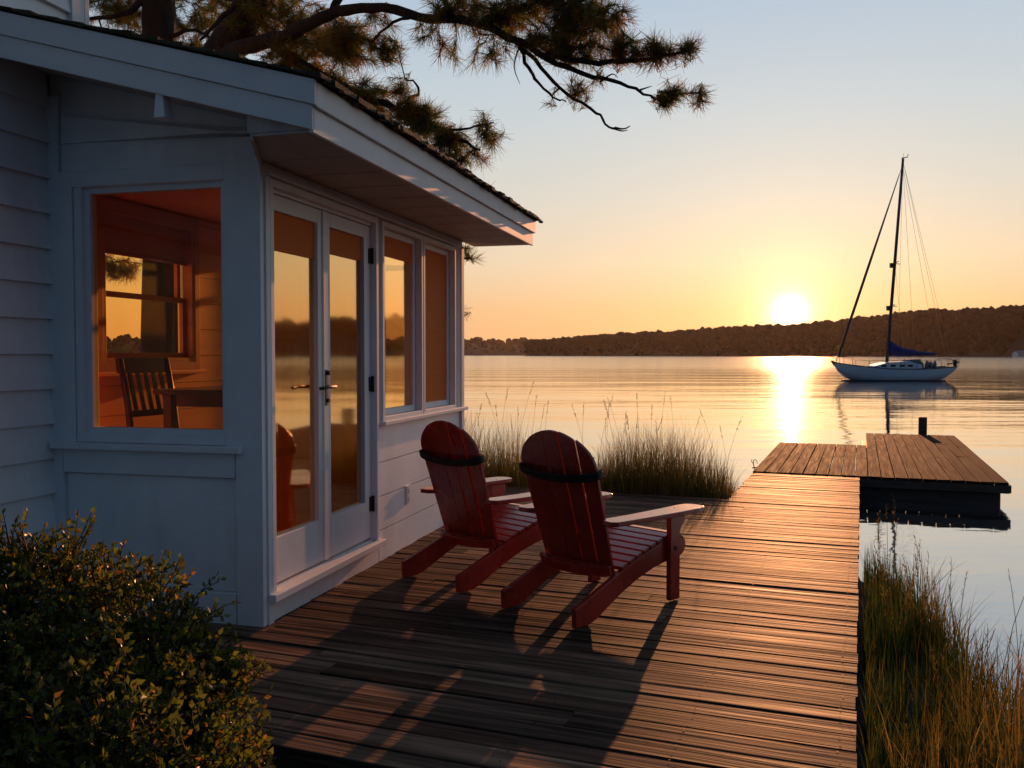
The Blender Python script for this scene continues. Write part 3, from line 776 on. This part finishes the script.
ff = [(i * (n + 1) + k, i * (n + 1) + k + 1, (i + 1) * (n + 1) + k + 1, (i + 1) * (n + 1) + k) for i in range(len(secs) - 1) for k in range(n)]
ff += [tuple(range(n + 1))[::-1], tuple((len(secs) - 1) * (n + 1) + k for k in range(n + 1))]
q.add(vv, ff, None, True); q.build('hull', MAT['hull'], boat)
q = MB(); vv = []
for px, wd, keel, sheer in secs: vv += [(bx(px), wd * .97, bz(sheer) - .03), (bx(px), -wd * .97, bz(sheer) - .03)]
q.add(vv, [(2 * i, 2 * i + 1, 2 * i + 3, 2 * i + 2) for i in range(len(secs) - 1)]); q.build('boat_deck', MAT['canvas'], boat)
q = MB()
for i in range(len(secs) - 1):
    for sg in (-1, 1):
        a, b_ = secs[i], secs[i + 1]
        q.tube([(bx(a[0]), sg * a[1], bz(a[3]) + .02), (bx(b_[0]), sg * b_[1], bz(b_[3]) + .02)], .035, 5)
q.build('toe_rail', MAT['darkwood'], boat)
q = MB(); vv = []
for px, wd in ((840, .5), (846, .82), (858, 1.16), (880, 1.41), (905, 1.41), (925, 1.21), (938, 1.03)):
    vv += [(bx(px), -wd, .02), (bx(px), -wd, .10)]
q.add(vv, [(2 * i, 2 * i + 2, 2 * i + 3, 2 * i + 1) for i in range(6)]); 
q2 = MB()
for i in range(6):
    a = q.v[2 * i]; c = q.v[2 * i + 2]
    q2.hexa([(a[0], a[1] - .02, -.05), (c[0], c[1] - .02, -.05), (c[0], c[1] + .3, -.05), (a[0], a[1] + .3, -.05), (a[0], a[1] - .012, .07), (c[0], c[1] - .012, .07), (c[0], c[1] + .3, .07), (a[0], a[1] + .3, .07)])
q2.build('boot_stripe', MAT['hullred'], boat)
q = MB(); q.prism([(bx(867), -.7, bz(369)), (bx(918), -.7, bz(369)), (bx(917), -.7, bz(364.5)), (bx(905), -.7, bz(361)), (bx(884), -.7, bz(362)), (bx(872), -.7, bz(365))], (0, 1.4, 0)); cab = q.build('cabin', MAT['hull'], boat, .04)
for px in (877, 886, 895, 903): 
    w_ = MB(); w_.box(bx(px), bx(px + 5), -.712, -.70, bz(366.4), bz(364.4)); w_.build('cabin_window', MAT['black'], cab)
q = MB(); q.prism([(bx(904), -.6, bz(362)), (bx(918), -.6, bz(364)), (bx(917), -.6, bz(358.6)), (bx(906), -.6, bz(359))], (0, 1.2, 0)); q.build('spray_hood', MAT['canvas'], boat, .08)
mt, mb_ = (bx(900), 0, bz(160)), (bx(886.5), 0, bz(364))
q = MB(); q.tube([mb_, tuple((mb_[i] + mt[i]) / 2 for i in range(3)), mt], [.115, .11, .085], 8); mast = q.build('mast', MAT['alu'], boat)
def onmast(py):
    f = (364 - py) / 204; return Vector(mb_).lerp(Vector(mt), f)
for py in (263.5, 306):
    c = onmast(py); q = MB(); q.tube([c + Vector((-.18, -1.0, .04)), c, c + Vector((.75, .9, .04))], .03, 5); q.box(c.x - .32, c.x - .05, -.08, .08, c.z - .30, c.z + .02); q.build('spreader', MAT['alu'], mast)
c = onmast(160); q = MB(); q.tube([c + Vector((-.1, 0, .03)), c + Vector((.32, 0, .12))], .03, 5); q.tube([c, c + Vector((.02, 0, .35))], .012, 4); q.tube([c + Vector((.3, 0, .12)), c + Vector((.34, 0, .32))], .02, 5); q.build('masthead_gear', MAT['alu'], mast)
q = MB(); q.tube([onmast(355.5), (bx(937), .05, bz(353.5))], .06, 7); q.build('boom', MAT['alu'], boat)
q = MB()
prof = [(888, 339, 356, .13), (892, 342, 356.3, .18), (899, 346, 356.3, .19), (908, 348.5, 356, .18), (918, 350.5, 355.6, .16), (928, 351.8, 355.2, .13), (935.5, 352, 354.8, .08)]
vv = []; n = 10
for px, t_, b_, wd in prof:
    for k in range(n):
        a = 2 * math.pi * k / n; zc = (bz(t_) + bz(b_)) / 2; hh = (bz(t_) - bz(b_)) / 2
        wob = 1 + .12 * noise.noise((px * .3, a, 1))
        vv.append((bx(px), wd * math.sin(a) * wob, zc + hh * math.cos(a) * wob))
ff = [(i * n + k, i * n + (k + 1) % n, (i + 1) * n + (k + 1) % n, (i + 1) * n + k) for i in range(len(prof) - 1) for k in range(n)] + [tuple(range(n))[::-1], tuple((len(prof) - 1) * n + k for k in range(n))]
q.add(vv, ff, None, True); q.build('sail_cover', MAT['bluecover'], boat)
q = MB(); q.tube([(bx(836.5), 0, bz(360.5)), onmast(166)], .018, 5); q.tube([(bx(838), 0, bz(356)), Vector((bx(838), 0, bz(356))).lerp(onmast(166), .5), Vector((bx(838), 0, bz(356))).lerp(onmast(166), .95)], [.10, .085, .03], 7); q.build('furled_jib', MAT['alu'], boat)
for top_, foot in ((162, (949, -.3, 362)), (162, (949, .3, 362)), (264, (897, -1.3, 367)), (264, (897, 1.3, 367)), (164, (906, -1.35, 367)), (164, (906, 1.35, 367)), (166, (936, 0, 353.5))):
    q = MB(); q.tube([onmast(top_), (bx(foot[0]), foot[1], bz(foot[2]))], .009, 4); q.build('stay', MAT['wire'], boat)
q = MB()
for sg in (-1, 1):
    q.tube([(bx(833.5), 0, bz(356.5)), (bx(837), sg * .25, bz(356.2)), (bx(848), sg * .8, bz(357.5))], .02, 5)
    q.tube([(bx(838), sg * .3, bz(364)), (bx(837.5), sg * .27, bz(356.2))], .018, 5); q.tube([(bx(848), sg * .8, bz(366)), (bx(848), sg * .8, bz(357.5))], .018, 5)
q.build('pulpit', MAT['wire'], boat)
q = MB(); q.tube([(bx(831), 0, bz(361)), (bx(840), 0, bz(364.5))], .07, 6); q.tube([(bx(831.5), 0, bz(361)), (bx(834), 0, bz(365))], .05, 5); q.build('bowsprit', MAT['darkwood'], boat)
for sg in (-1, 1):
    for px in (862, 877, 892, 908, 922, 934):
        wd = interp([(a[0], a[1]) for a in secs], px) * .97
        q = MB(); q.tube([(bx(px), sg * wd, bz(369)), (bx(px), sg * wd, bz(360.2))], .016, 4); q.build('stanchion', MAT['wire'], boat)
    q = MB(); q.tube([(bx(848), sg * .8, bz(357.8))] + [(bx(px), sg * interp([(a[0], a[1]) for a in secs], px) * .97, bz(360.4)) for px in (862, 877, 892, 908, 922, 934, 946)], .010, 4); q.build('lifeline', MAT['wire'], boat)
q = MB()
q.tube([(bx(941), -.9, bz(367)), (bx(942), -.9, bz(359)), (bx(953), -.75, bz(358.5)), (bx(953), .75, bz(358.5)), (bx(942), .9, bz(359)), (bx(941), .9, bz(367))], .025, 5)
q.tube([(bx(952), -.75, bz(367)), (bx(953), -.75, bz(358.5))], .022, 5); q.build('stern_rail', MAT['wire'], boat)
q = MB(); q.prism([(bx(950), -.5, bz(359.5)), (bx(953), -.5, bz(359.5)), (bx(953.5), -.5, bz(362)), (bx(952.6), -.5, bz(368)), (bx(951.4), -.5, bz(368)), (bx(950.5), -.5, bz(362.5))], (0, .25, 0)); q.tube([(bx(944), -.35, bz(364)), (bx(957), -.35, bz(361.5))], .05, 6); q.build('outboard_motor', MAT['black'], boat, .03)
q = MB()
for px, h, r_ in ((919, 6.5, .14), (924, 8, .12), (928, 6.5, .16), (932, 7.5, .12)):
    q.tube([(bx(px), -.3, bz(368)), (bx(px + .5), -.3, bz(368 - h * .6)), (bx(px + 1), -.25, bz(368 - h))], [r_, r_ * 1.1, r_ * .4], 7)
q.tube([(bx(924), -.3, bz(362)), (bx(933), .2, bz(363))], .06, 6); q.build('cockpit_gear', MAT['canvas'], boat)

# a small white house on the far shore
P = pix(1019, 357, Y=757)
hh = thing('shore_house', 'tiny white house among dark trees on the far shore', 'house', (P.x, 757, WATER - .1), R(18))
q = MB(); q.box(-4.2, 4.2, -3, 3, 0, 3.2); q.prism([(-4.2, -3, 3.2), (-4.2, 3, 3.2), (-4.2, 0, 5.2)], (8.4, 0, 0)); q.build('wall', MAT['hull'], hh)
q = MB(); q.prism([(-4.6, -3.5, 3.0), (-4.6, 0, 5.3), (-4.6, 0, 5.55), (-4.6, -3.7, 3.1)], (9.2, 0, 0)); q.prism([(-4.6, 3.5, 3.0), (-4.6, 0, 5.3), (-4.6, 0, 5.55), (-4.6, 3.7, 3.1)], (9.2, 0, 0)); q.build('roof', MAT['canvas'], hh)
for x in (-2.8, -.9, 1.1, 2.9):
    q = MB(); q.box(x - .5, x + .5, -3.06, -3.003, 1.0, 2.3); q.build('window', MAT['black'], hh)

# ------------------------------------------------------------------ pines behind the house
rnd = random.Random(77)
def needles(m, c, d, n, ln, rr):
    """a bottle brush burst of needles round the twig end c pointing along d"""
    d = d.normalized()
    brown = rr.random() < .16; ln *= rr.choice((.65, .8, 1, 1, 1.1)); lim = rr.uniform(.5, 1.5)
    for k in range(n):
        a = rr.gauss(0, 1), rr.gauss(0, 1), rr.gauss(0, 1)
        v = (Vector(a).normalized() + d * lim).normalized()
        o = c - d * rr.uniform(0, .15)
        l = ln * rr.uniform(.6, 1.1); sd = v.orthogonal().normalized()
        sd = (sd * math.cos(k) + v.cross(sd) * math.sin(k)) * .0024
        t_ = rr.uniform(.7, 1.25)
        cc = (.34 * t_, .13 * t_, .026 * t_) if (brown and rr.random() < .8) or rr.random() < .08 else ((.34 * t_, .22 * t_, .034 * t_) if rr.random() < .30 else (.15 * t_, .19 * t_, .040 * t_))
        tipp = o + v * l + Vector((0, 0, -.012))
        m.add([o - sd, o + sd, tipp + sd * .35, tipp - sd * .35], [(0, 1, 2, 3)], cc)
def pine(name, label, trunk, trad, limbs, clumps, twigs, seed):
    rr = random.Random(seed)
    base = trunk[0]
    t = thing(name, label, 'tree', base)
    inv = lambda p: Vector(p) - Vector(base)
    def smooth(pts, n=4):
        out = []
        for i in range(len(pts) - 1):
            p0, p1, p2, p3 = (Vector(pts[max(i - 1, 0)]), Vector(pts[i]), Vector(pts[i + 1]), Vector(pts[min(i + 2, len(pts) - 1)]))
            for k in range(n):
                u = k / n
                out.append(.5 * ((2 * p1) + (p2 - p0) * u + (2 * p0 - 5 * p1 + 4 * p2 - p3) * u * u + (3 * p1 - p0 - 3 * p2 + p3) * u ** 3))
        out.append(Vector(pts[-1])); return out
    def rads(ra, n): return [interp([(i / (len(ra) - 1), r_) for i, r_ in enumerate(ra)], k / (n - 1)) * (1 + .06 * math.sin(k * 2.3)) for k in range(n)]
    tk = smooth(trunk); q = MB(); q.tube([inv(p) for p in tk], rads(trad, len(tk)), 12); q.build('trunk', MAT['bark'], t)
    anchors = [p for p in tk[len(tk) // 3:]]
    for pts, ra in limbs:
        sm_ = smooth(pts, 5)
        sm_ = [sm_[0]] + [p + Vector((rr.uniform(-1, 1), rr.uniform(-1, 1), rr.uniform(-1, 1))) * .012 for p in sm_[1:-1]] + [sm_[-1]]
        q = MB(); q.tube([inv(p) for p in sm_], rads(ra, len(sm_)), 8); q.build('branch', MAT['bark'], t)
        anchors += sm_
    fol = MB(); tw = MB()
    nodes = list(anchors)
    for c, rad, n, ln in clumps:
        c = Vector(c); mine = []
        hub = min(anchors, key=lambda p: (p - c).length)
        for k in range(int(n * (2.0 if n > 12 else 1.4))):
            v = Vector((rr.gauss(0, 1), rr.gauss(0, 1), rr.gauss(0, 1))).normalized() * rr.random() ** .45
            p = c + Vector((v.x * rad[0], v.y * rad[1], v.z * rad[2])); mine.append(p)
        mine.sort(key=lambda p: (p - hub).length)
        local = [hub] + [p for p in nodes if (p - c).length < max(rad) * 1.3]
        for p in mine:
            a = min(local, key=lambda g: (g - p).length + .4 * (g - hub).length)
            mid = a.lerp(p, .5) + Vector((rr.uniform(-1, 1), rr.uniform(-1, 1), rr.uniform(-1.2, .4))) * .12 * (p - a).length
            l_ = (p - a).length; r0 = min(.012, .004 + l_ * .010)
            tw.tube([inv(a), inv(mid), inv(p)], [r0, r0 * .7, .0028], 4, None, False)
            local.append(p); local.append(mid)
            needles(fol, inv(p), p - mid, int(50 * rr.uniform(.6, 1.3)), ln, rr)
            if l_ > .22: needles(fol, inv(a.lerp(p, .72)), p - mid, 26, ln * .9, rr)
    for pts in twigs: tw.tube([inv(p) for p in smooth(pts, 3)], [.009 - .007 * k / (len(pts) * 3 - 3) for k in range(len(pts) * 3 - 2)], 5)
    tw.build('twigs', MAT['bark'], t)
    fol.build('needles', MAT['needles'], t)
    return t
def pl(*a): return [pix(x, y, Y=Y) for x, y, Y in a]
def cl(x, y, Y, rx, rz, n, ln=.15, ry=None):
    k = Y / F; return (pix(x, y, Y=Y), (rx * k, (ry or max(rx, rz)) * k, rz * k), n, ln)
g = pix(160, 460, Y=10.5); g.z = -.2
pine('pine_tree', 'straight dark pine trunk rising behind the sunroom roof beside the house', [g, pix(160, 300, Y=10.5), pix(160, 60, Y=10.4), pix(158, -60, Y=10.4), pix(166, -220, Y=10.2), pix(160, -420, Y=10.2)], [.24, .20, .185, .175, .14, .06],
     [(pl((160, -10, 10.4), (120, 15, 10.2), (70, 18, 10.0)), [.05, .03, .012]), (pl((160, 235, 10.5), (176, 255, 10.9), (184, 268, 11.2)), [.03, .02, .01]), (pl((160, 40, 10.4), (190, 30, 10.2), (215, 40, 10.0)), [.035, .02, .01]), (pl((160, -30, 10.4), (200, -10, 10.0), (250, 5, 9.5)), [.05, .035, .015]),
      (pl((160, -160, 10.3), (80, -180, 9.8), (0, -170, 9.4)), [.06, .04, .02]), (pl((163, -200, 10.2), (250, -230, 9.6), (330, -210, 9.0)), [.06, .04, .02])],
     [cl(125, 12, 11.0, 44, 26, 80), cl(195, 20, 11.2, 42, 32, 80), cl(190, 60, 11.2, 30, 22, 16), cl(105, 50, 11.2, 30, 22, 18), cl(170, -60, 10.4, 110, 40, 60), cl(40, -170, 9.6, 60, 30, 30), cl(300, -215, 9.2, 60, 30, 30), cl(160, -400, 10.2, 60, 60, 40), cl(176, 266, 11.2, 14, 12, 14), cl(118, 268, 11.0, 22, 14, 26)], [], 5)
g = pix(190, 470, Y=9.4); g.z = -.2
LIMB = pl((222, 58, 9.2), (245, 47, 8.9), (285, 36, 8.6), (330, 15, 8.3), (372, 7, 8.0), (430, 18, 7.7), (480, 24, 7.5), (530, 48, 7.3), (575, 72, 7.1), (620, 82, 7.0), (655, 99, 6.9))
pine('pine_tree', 'leaning pine whose long limb reaches out over the roof towards the lake', [g, pix(200, 250, Y=9.4), pix(215, 80, Y=9.3), pix(238, 30, Y=9.2), pix(262, -20, Y=9.0), pix(285, -120, Y=8.9), pix(290, -260, Y=8.8)], [.26, .22, .20, .18, .16, .12, .05],
     [(LIMB, [.10, .08, .066, .052, .044, .038, .033, .027, .020, .014, .008]),
      (pl((480, 24, 7.5), (520, 8, 7.4), (560, -2, 7.3), (610, -8, 7.2)), [.045, .03, .02, .012]),
      (pl((545, 55, 7.25), (590, 62, 7.1), (640, 60, 7.0), (680, 52, 6.9), (694, 42, 6.85)), [.025, .022, .018, .012, .006]),
      (pl((505, 36, 7.4), (530, 55, 7.35), (560, 88, 7.2), (596, 112, 7.1), (612, 128, 7.05), (630, 126, 7.0)), [.02, .018, .014, .011, .008, .004]),
      (pl((520, 44, 7.4), (532, 74, 7.35), (552, 96, 7.3), (566, 102, 7.25)), [.018, .014, .009, .004]),
      (pl((430, 18, 7.7), (400, 20, 7.75), (372, 42, 7.9)), [.02, .014, .008]), (pl((455, 21, 7.6), (440, -10, 7.6), (420, -40, 7.6)), [.03, .02, .01]),
      (pl((270, 42, 8.7), (300, 62, 8.6), (345, 88, 8.5), (395, 108, 8.3), (440, 130, 8.1), (480, 150, 8.0)), [.06, .05, .04, .03, .02, .01]),
      (pl((395, 108, 8.3), (420, 90, 8.2), (405, 78, 8.2)), [.018, .012, .006]), (pl((440, 130, 8.1), (470, 128, 8.0), (494, 122, 7.95)), [.016, .01, .005]),
      (pl((330, 15, 8.3), (350, -20, 8.2), (390, -50, 8.1)), [.05, .03, .015]), (pl((262, -20, 9.0), (230, 10, 8.8), (200, 40, 8.6)), [.04, .025, .01]),
      (pl((200, 250, 9.4), (300, 262, 9.6), (400, 268, 9.8), (470, 258, 9.9)), [.05, .04, .03, .01]), (pl((208, 150, 9.35), (330, 180, 9.6), (430, 200, 9.8), (486, 194, 9.9)), [.05, .04, .03, .01])],
     [cl(250, 12, 9.9, 55, 28, 60), cl(410, 112, 8.2, 22, 14, 24), cl(340, 100, 8.7, 30, 14, 30), cl(320, 30, 9.2, 50, 24, 50), cl(300, 58, 8.8, 40, 24, 56), cl(350, 45, 8.5, 34, 24, 56), cl(385, 50, 8.4, 16, 16, 14), cl(270, 25, 9.2, 50, 20, 40), cl(385, 18, 8.2, 18, 14, 8), cl(330, 85, 8.7, 34, 18, 26), cl(372, 100, 8.5, 30, 20, 30), cl(398, 88, 8.3, 14, 14, 7), cl(425, 122, 8.2, 22, 16, 22), cl(450, 140, 8.1, 26, 16, 24), cl(486, 135, 8.0, 12, 20, 12), cl(465, 158, 8.1, 22, 8, 8),
      cl(545, -8, 7.3, 70, 22, 70), cl(590, 20, 7.2, 45, 18, 40), cl(500, 18, 7.5, 40, 18, 26), cl(455, 8, 7.6, 35, 16, 22), cl(440, 50, 7.7, 30, 18, 7), cl(490, 48, 7.4, 26, 14, 9), cl(545, 36, 7.3, 40, 16, 24), cl(575, 48, 7.2, 34, 12, 22), cl(620, 48, 7.05, 26, 14, 18), cl(655, 50, 6.95, 24, 8, 16), cl(688, 46, 6.87, 10, 9, 9), cl(672, 96, 6.9, 14, 12, 12, .13), cl(700, 97, 6.85, 10, 7, 5, .13),
      cl(580, 88, 7.15, 12, 14, 9, .13), cl(548, 100, 7.3, 6, 6, 2, .11), cl(600, 82, 7.1, 10, 10, 3, .12), cl(416, 30, 7.7, 14, 8, 2), cl(450, 55, 7.7, 4, 4, 1), cl(472, 64, 7.6, 3, 3, 1),
      cl(470, 254, 9.9, 9, 9, 5, .17), cl(487, 193, 9.9, 6, 4, 3, .14), cl(462, 315, 10.0, 6, 6, 2, .13), cl(300, -60, 8.7, 90, 40, 60), cl(420, -50, 7.9, 60, 26, 40), cl(290, -260, 8.8, 70, 60, 60)],
     [pl((560, 88, 7.2), (552, 96, 7.2), (556, 104, 7.2)), pl((612, 128, 7.05), (622, 131, 7.03), (628, 130, 7.0)), pl((600, 82, 7.0), (612, 74, 7.0), (618, 78, 7.0)), pl((520, 44, 7.4), (514, 66, 7.4), (520, 84, 7.4)), pl((640, 90, 6.95), (652, 86, 6.93))], 9)

# ------------------------------------------------------------------ marsh grass and reeds
def blade(m, p, hgt, lean, wid, c, rr, seg=4):
    a = rr.uniform(0, 6.283); d = Vector((math.cos(a), math.sin(a), 0)); sd = Vector((-d.y, d.x, 0))
    sd = (sd + d * rr.uniform(-.7, .7)).normalized() * wid
    vv = []
    for i in range(seg + 1):
        u = i / seg; q = p + Vector((0, 0, hgt * (u - .18 * lean * u * u))) + d * (hgt * lean * u ** 2.1)
        wd = (1 - u) ** .7 if i < seg else .06
        vv += [q - sd * wd, q + sd * wd]
    m.add(vv, [(2 * i, 2 * i + 1, 2 * i + 3, 2 * i + 2) for i in range(seg)], c, True)
def stalk(m, p, hgt, rr, c):
    a = rr.uniform(0, 6.283); d = Vector((math.cos(a), math.sin(a), 0)); ln = rr.uniform(.03, .22)
    pts = [p + Vector((0, 0, hgt * u)) + d * hgt * ln * u * u for u in (0, .3, .6, .85, 1)]
    m.tube(pts, [.0022, .002, .0018, .0014, .0008], 3, c, False)
    tip = pts[-1]; ax = (pts[-1] - pts[-2]).normalized()
    for k in range(rr.randint(12, 22)):
        o = tip - ax * rr.uniform(0, .16); v = (Vector((rr.gauss(0, 1), rr.gauss(0, 1), rr.gauss(0, 1))).normalized() * .55 + ax).normalized()
        l = rr.uniform(.012, .032); sd = v.orthogonal().normalized() * .0035
        m.add([o - sd * .3, o + v * l * .5 - sd, o + v * l, o + v * l * .5 + sd], [(0, 1, 2, 3)], c)
GREEN, GOLD, STRAW = (.042, .075, .015), (.27, .175, .036), (.38, .26, .08)
def gcol(k, rr):
    t_ = rr.uniform(.6, 1.35); a = GREEN if k < .5 else GOLD
    b_ = GOLD if k < .5 else STRAW; f = (k * 2) % 1 if k < 1 else 1
    return tuple((a[i] + (b_[i] - a[i]) * f) * t_ for i in range(3))
rr = random.Random(5)
right = MB()
for k in range(1500):                              # tussocks
    s = rr.uniform(1.7, 7.7); t = .06 + rr.random() * 2.9
    p0 = dk(s, t); edge = shore(t) - s
    if p0.y < 1.2 or edge < -.35: continue
    n = noise.noise((p0.x * .8, p0.y * .8, 4)) + .5 * noise.noise((p0.x * 2.6, p0.y * 2.6, 9))
    near = max(0, 1 - t / .45)
    if rr.random() > .80 + .5 * n + .4 * near: continue
    gk = min(1, max(0, .28 + .9 * n + rr.uniform(-.3, .3) - .75 * near))
    h = max(.14, (.34 + .16 * n + rr.uniform(-.08, .12)) * (1 - .45 * near)); spread = rr.uniform(.25, .8) * (1 - .6 * near)
    out = rr.uniform(0, 6.283)
    for j in range(rr.randint(16, 44)):
        p = p0 + Vector((rr.gauss(0, .045), rr.gauss(0, .045), 0))
        if st(p.x, p.y)[1] < .03: continue
        p.z = max(ground_z(p.x, p.y), WATER - .12) - .01
        blade(right, p, h * (.45 + .95 * rr.random()), rr.uniform(.02, 1) * spread, rr.uniform(.0020, .0046), gcol(min(1, max(0, gk + rr.gauss(0, .14))), rr), rr, 5)
for k in range(46):                                # long arching blades near the camera
    s = rr.uniform(2.6, 4.4); t = rr.uniform(.3, 1.5); p = dk(s, t); p.z = ground_z(p.x, p.y)
    blade(right, p, rr.uniform(.40, .62), rr.uniform(.3, 1.0), rr.uniform(.004, .0065), gcol(rr.uniform(.5, 1), rr), rr, 7)
for k in range(210):
    s = rr.uniform(2.6, 7.8); t = .12 + rr.random() * 2.4
    p = dk(s, t)
    if shore(t) - s < -.9: continue
    p.z = max(ground_z(p.x, p.y), WATER - .1)
    stalk(right, p, rr.uniform(.42, .78), rr, gcol(rr.uniform(.35, 1), rr))
right.build('marsh_grass', MAT['grass'], None, kind='stuff', label='green and golden marsh grass along the right side of the dock', category='grass')
left = MB()
def clump(m, s0, t0, ds, dt, n, h, rr, stalks, g0=.2):
    for k in range(n):
        s, t = s0 + rr.gauss(0, .45) * ds, t0 + rr.uniform(-1, 1) * dt
        fall = 1 - .55 * abs((t - t0) / dt) ** 3
        if s < 9.27: s = 9.27 + rr.random() * .15
        p = dk(s, t); p.z = max(ground_z(p.x, p.y), WATER - .12)
        n_ = noise.noise((p.x * 2.2, p.y * 2.2, 2))
        blade(m, p, h * fall * (.55 + .95 * rr.random() ** 1.8) * (1 + .35 * n_), rr.uniform(.03, .5), rr.uniform(.0018, .0042), gcol(min(1, max(0, g0 + .08 + .6 * n_ + rr.uniform(-.2, .35))), rr), rr)
    for k in range(stalks):
        s, t = 9.4 + rr.random() * ds, t0 + rr.uniform(-1, 1) * dt
        p = dk(s, t); p.z = max(ground_z(p.x, p.y), WATER - .1); stalk(m, p, h * rr.uniform(1.25, 1.95), rr, gcol(rr.uniform(.3, .9), rr))
clump(left, 9.75, -2.05, .55, .82, 5600, .64, rr, 22)
clump(left, 9.75, -4.1, .6, .75, 3800, .68, rr, 16)
clump(left, 9.6, -3.1, .35, .5, 500, .35, rr, 8)
left.build('marsh_grass', MAT['grass'], None, kind='stuff', label='back lit clumps of tall grass at the far edge of the deck', category='grass')

# ------------------------------------------------------------------ shrub in the lower left corner
rr = random.Random(31)
SH = pix(85, 760, Y=3.0)
sh = thing('shrub', 'dark leafy shrub beside the deck and under the house wall', 'shrub', (SH.x, SH.y, -.25))
lobes = []
for px, py, Y, r_ in ((60, 620, 3.25, .24), (130, 640, 3.2, .24), (10, 610, 3.2, .24), (170, 690, 3.1, .22), (100, 720, 2.9, .30), (20, 720, 2.9, .34), (200, 745, 2.95, .18), (-60, 660, 3.1, .34), (150, 790, 2.7, .30), (60, 800, 2.6, .34), (-60, 800, 2.7, .4), (210, 690, 3.15, .10)):
    lobes.append((pix(px, py, Y=Y) - sh.location, r_))
fol = MB(); tw = MB()
def leaf(m, o, d, l, c, rr):
    d = d.normalized(); sd = d.orthogonal().normalized(); a = rr.uniform(0, 6.28)
    sd = (sd * math.cos(a) + d.cross(sd) * math.sin(a)); up = d.cross(sd)
    m.add([o, o + d * l * .45 + sd * l * .30 + up * l * .07, o + d * l, o + d * l * .45 - sd * l * .30 + up * l * .07, o + d * l * .5], [(0, 4, 1), (4, 2, 1), (0, 3, 4), (3, 2, 4)], c)
def sprig(p0, p1, n, rr, l=.029):
    mid = p0.lerp(p1, .5) + Vector((rr.uniform(-1, 1), rr.uniform(-1, 1), rr.uniform(0, 1))) * .02
    tw.tube([p0, mid, p1], [.003, .0022, .0012], 4, None, False)
    for k in range(n):
        u = (k + .5) / n; o = p0.lerp(mid, u * 2) if u < .5 else mid.lerp(p1, u * 2 - 1)
        v = (p1 - p0).normalized() * .6 + Vector((rr.gauss(0, 1), rr.gauss(0, 1), rr.gauss(0, 1) + .3)).normalized()
        t_ = rr.uniform(.6, 1.4)
        c = (.30 * t_, .17 * t_, .028 * t_) if rr.random() < .14 else (.125 * t_, .15 * t_, .020 * t_)
        leaf(fol, o, v, l * rr.uniform(.65, 1.25), c, rr)
for c, r_ in lobes:
    for k in range(int(1500 * r_ ** 1.35 / .24 ** 1.35 * .24 / .24 * .22)):
        v = Vector((rr.gauss(0, 1), rr.gauss(0, 1), rr.gauss(0, 1))).normalized()
        rad = r_ * (.45 + .62 * rr.random() ** .6) * (1 + .28 * noise.noise(v * 2.3 + c * 5))
        p0 = c + v * rad; p1 = p0 + (v * .5 + Vector((rr.uniform(-1, 1), rr.uniform(-1, 1), rr.uniform(-.3, 1.2)))).normalized() * rr.uniform(.05, .12)
        if p1.z < .02: continue
        sprig(p0, p1, rr.randint(6, 11), rr)
for k in range(70):                                # shoots that have outgrown the rest
    c, r_ = rr.choice(lobes); v = Vector((rr.gauss(0, 1), rr.gauss(0, .7), abs(rr.gauss(0, 1)) + .2)).normalized()
    a = c + v * r_ * .9; b_ = a + (v + Vector((rr.uniform(-.5, .5), rr.uniform(-.3, .3), .5))).normalized() * rr.uniform(.08, .19)
    sprig(a, b_, rr.randint(8, 16), rr, .025)
for px, py, px2, py2, Y in ((70, 575, 78, 515, 3.2), (70, 575, 92, 512, 3.2), (30, 570, 20, 522, 3.2), (110, 580, 104, 540, 3.25), (90, 590, 100, 545, 3.2), (140, 610, 150, 560, 3.2), (160, 620, 164, 552, 3.2), (155, 625, 184, 576, 3.15), (170, 640, 190, 590, 3.15), (195, 660, 216, 632, 3.1), (215, 690, 262, 662, 3.1), (220, 685, 250, 660, 3.1), (225, 700, 268, 668, 3.1), (5, 590, -4, 540, 3.2), (215, 720, 250, 705, 3.0), (45, 580, 46, 548, 3.2)):
    a, b_ = pix(px, py, Y=Y) - sh.location, pix(px2, py2, Y=Y) - sh.location
    sprig(a, b_, 16, rr, .028); sprig(a.lerp(b_, .4), b_ + Vector((rr.uniform(-.06, .06), .03, -.02)), 8, rr, .025)
for c, r_ in lobes:
    tw.tube([Vector((c.x * .3, c.y * .3, 0)), Vector((c.x * .6, c.y * .6, c.z * .5)), c], [.012, .009, .005], 5)
    for k in range(7):
        v = Vector((rr.gauss(0, 1), rr.gauss(0, 1), rr.gauss(0, 1) + .5)).normalized(); tw.tube([c, c + v * r_ * .6 + Vector((0, 0, .03)), c + v * r_ * 1.0], [.005, .004, .002], 4)
fol.build('foliage', MAT['leaf'], sh); tw.build('twigs', MAT['twig'], sh)

# ------------------------------------------------------------------ evening haze over the lake
def haze():
    m = bpy.data.materials.new('evening_haze'); m.use_nodes = True
    t = m.node_tree; t.nodes.remove(t.nodes['Principled BSDF'])
    v = t.nodes.new('ShaderNodeVolumePrincipled'); v.inputs['Color'].default_value = (1.0, .86, .72, 1)
    v.inputs['Density'].default_value = .000012; v.inputs['Anisotropy'].default_value = .7
    t.links.new(v.outputs[0], t.nodes['Material Output'].inputs['Volume'])
    q = MB(); q.box(-5200, 5200, -600, 5200, WATER - 4, 95); q.build('haze', m, kind='stuff')
haze()
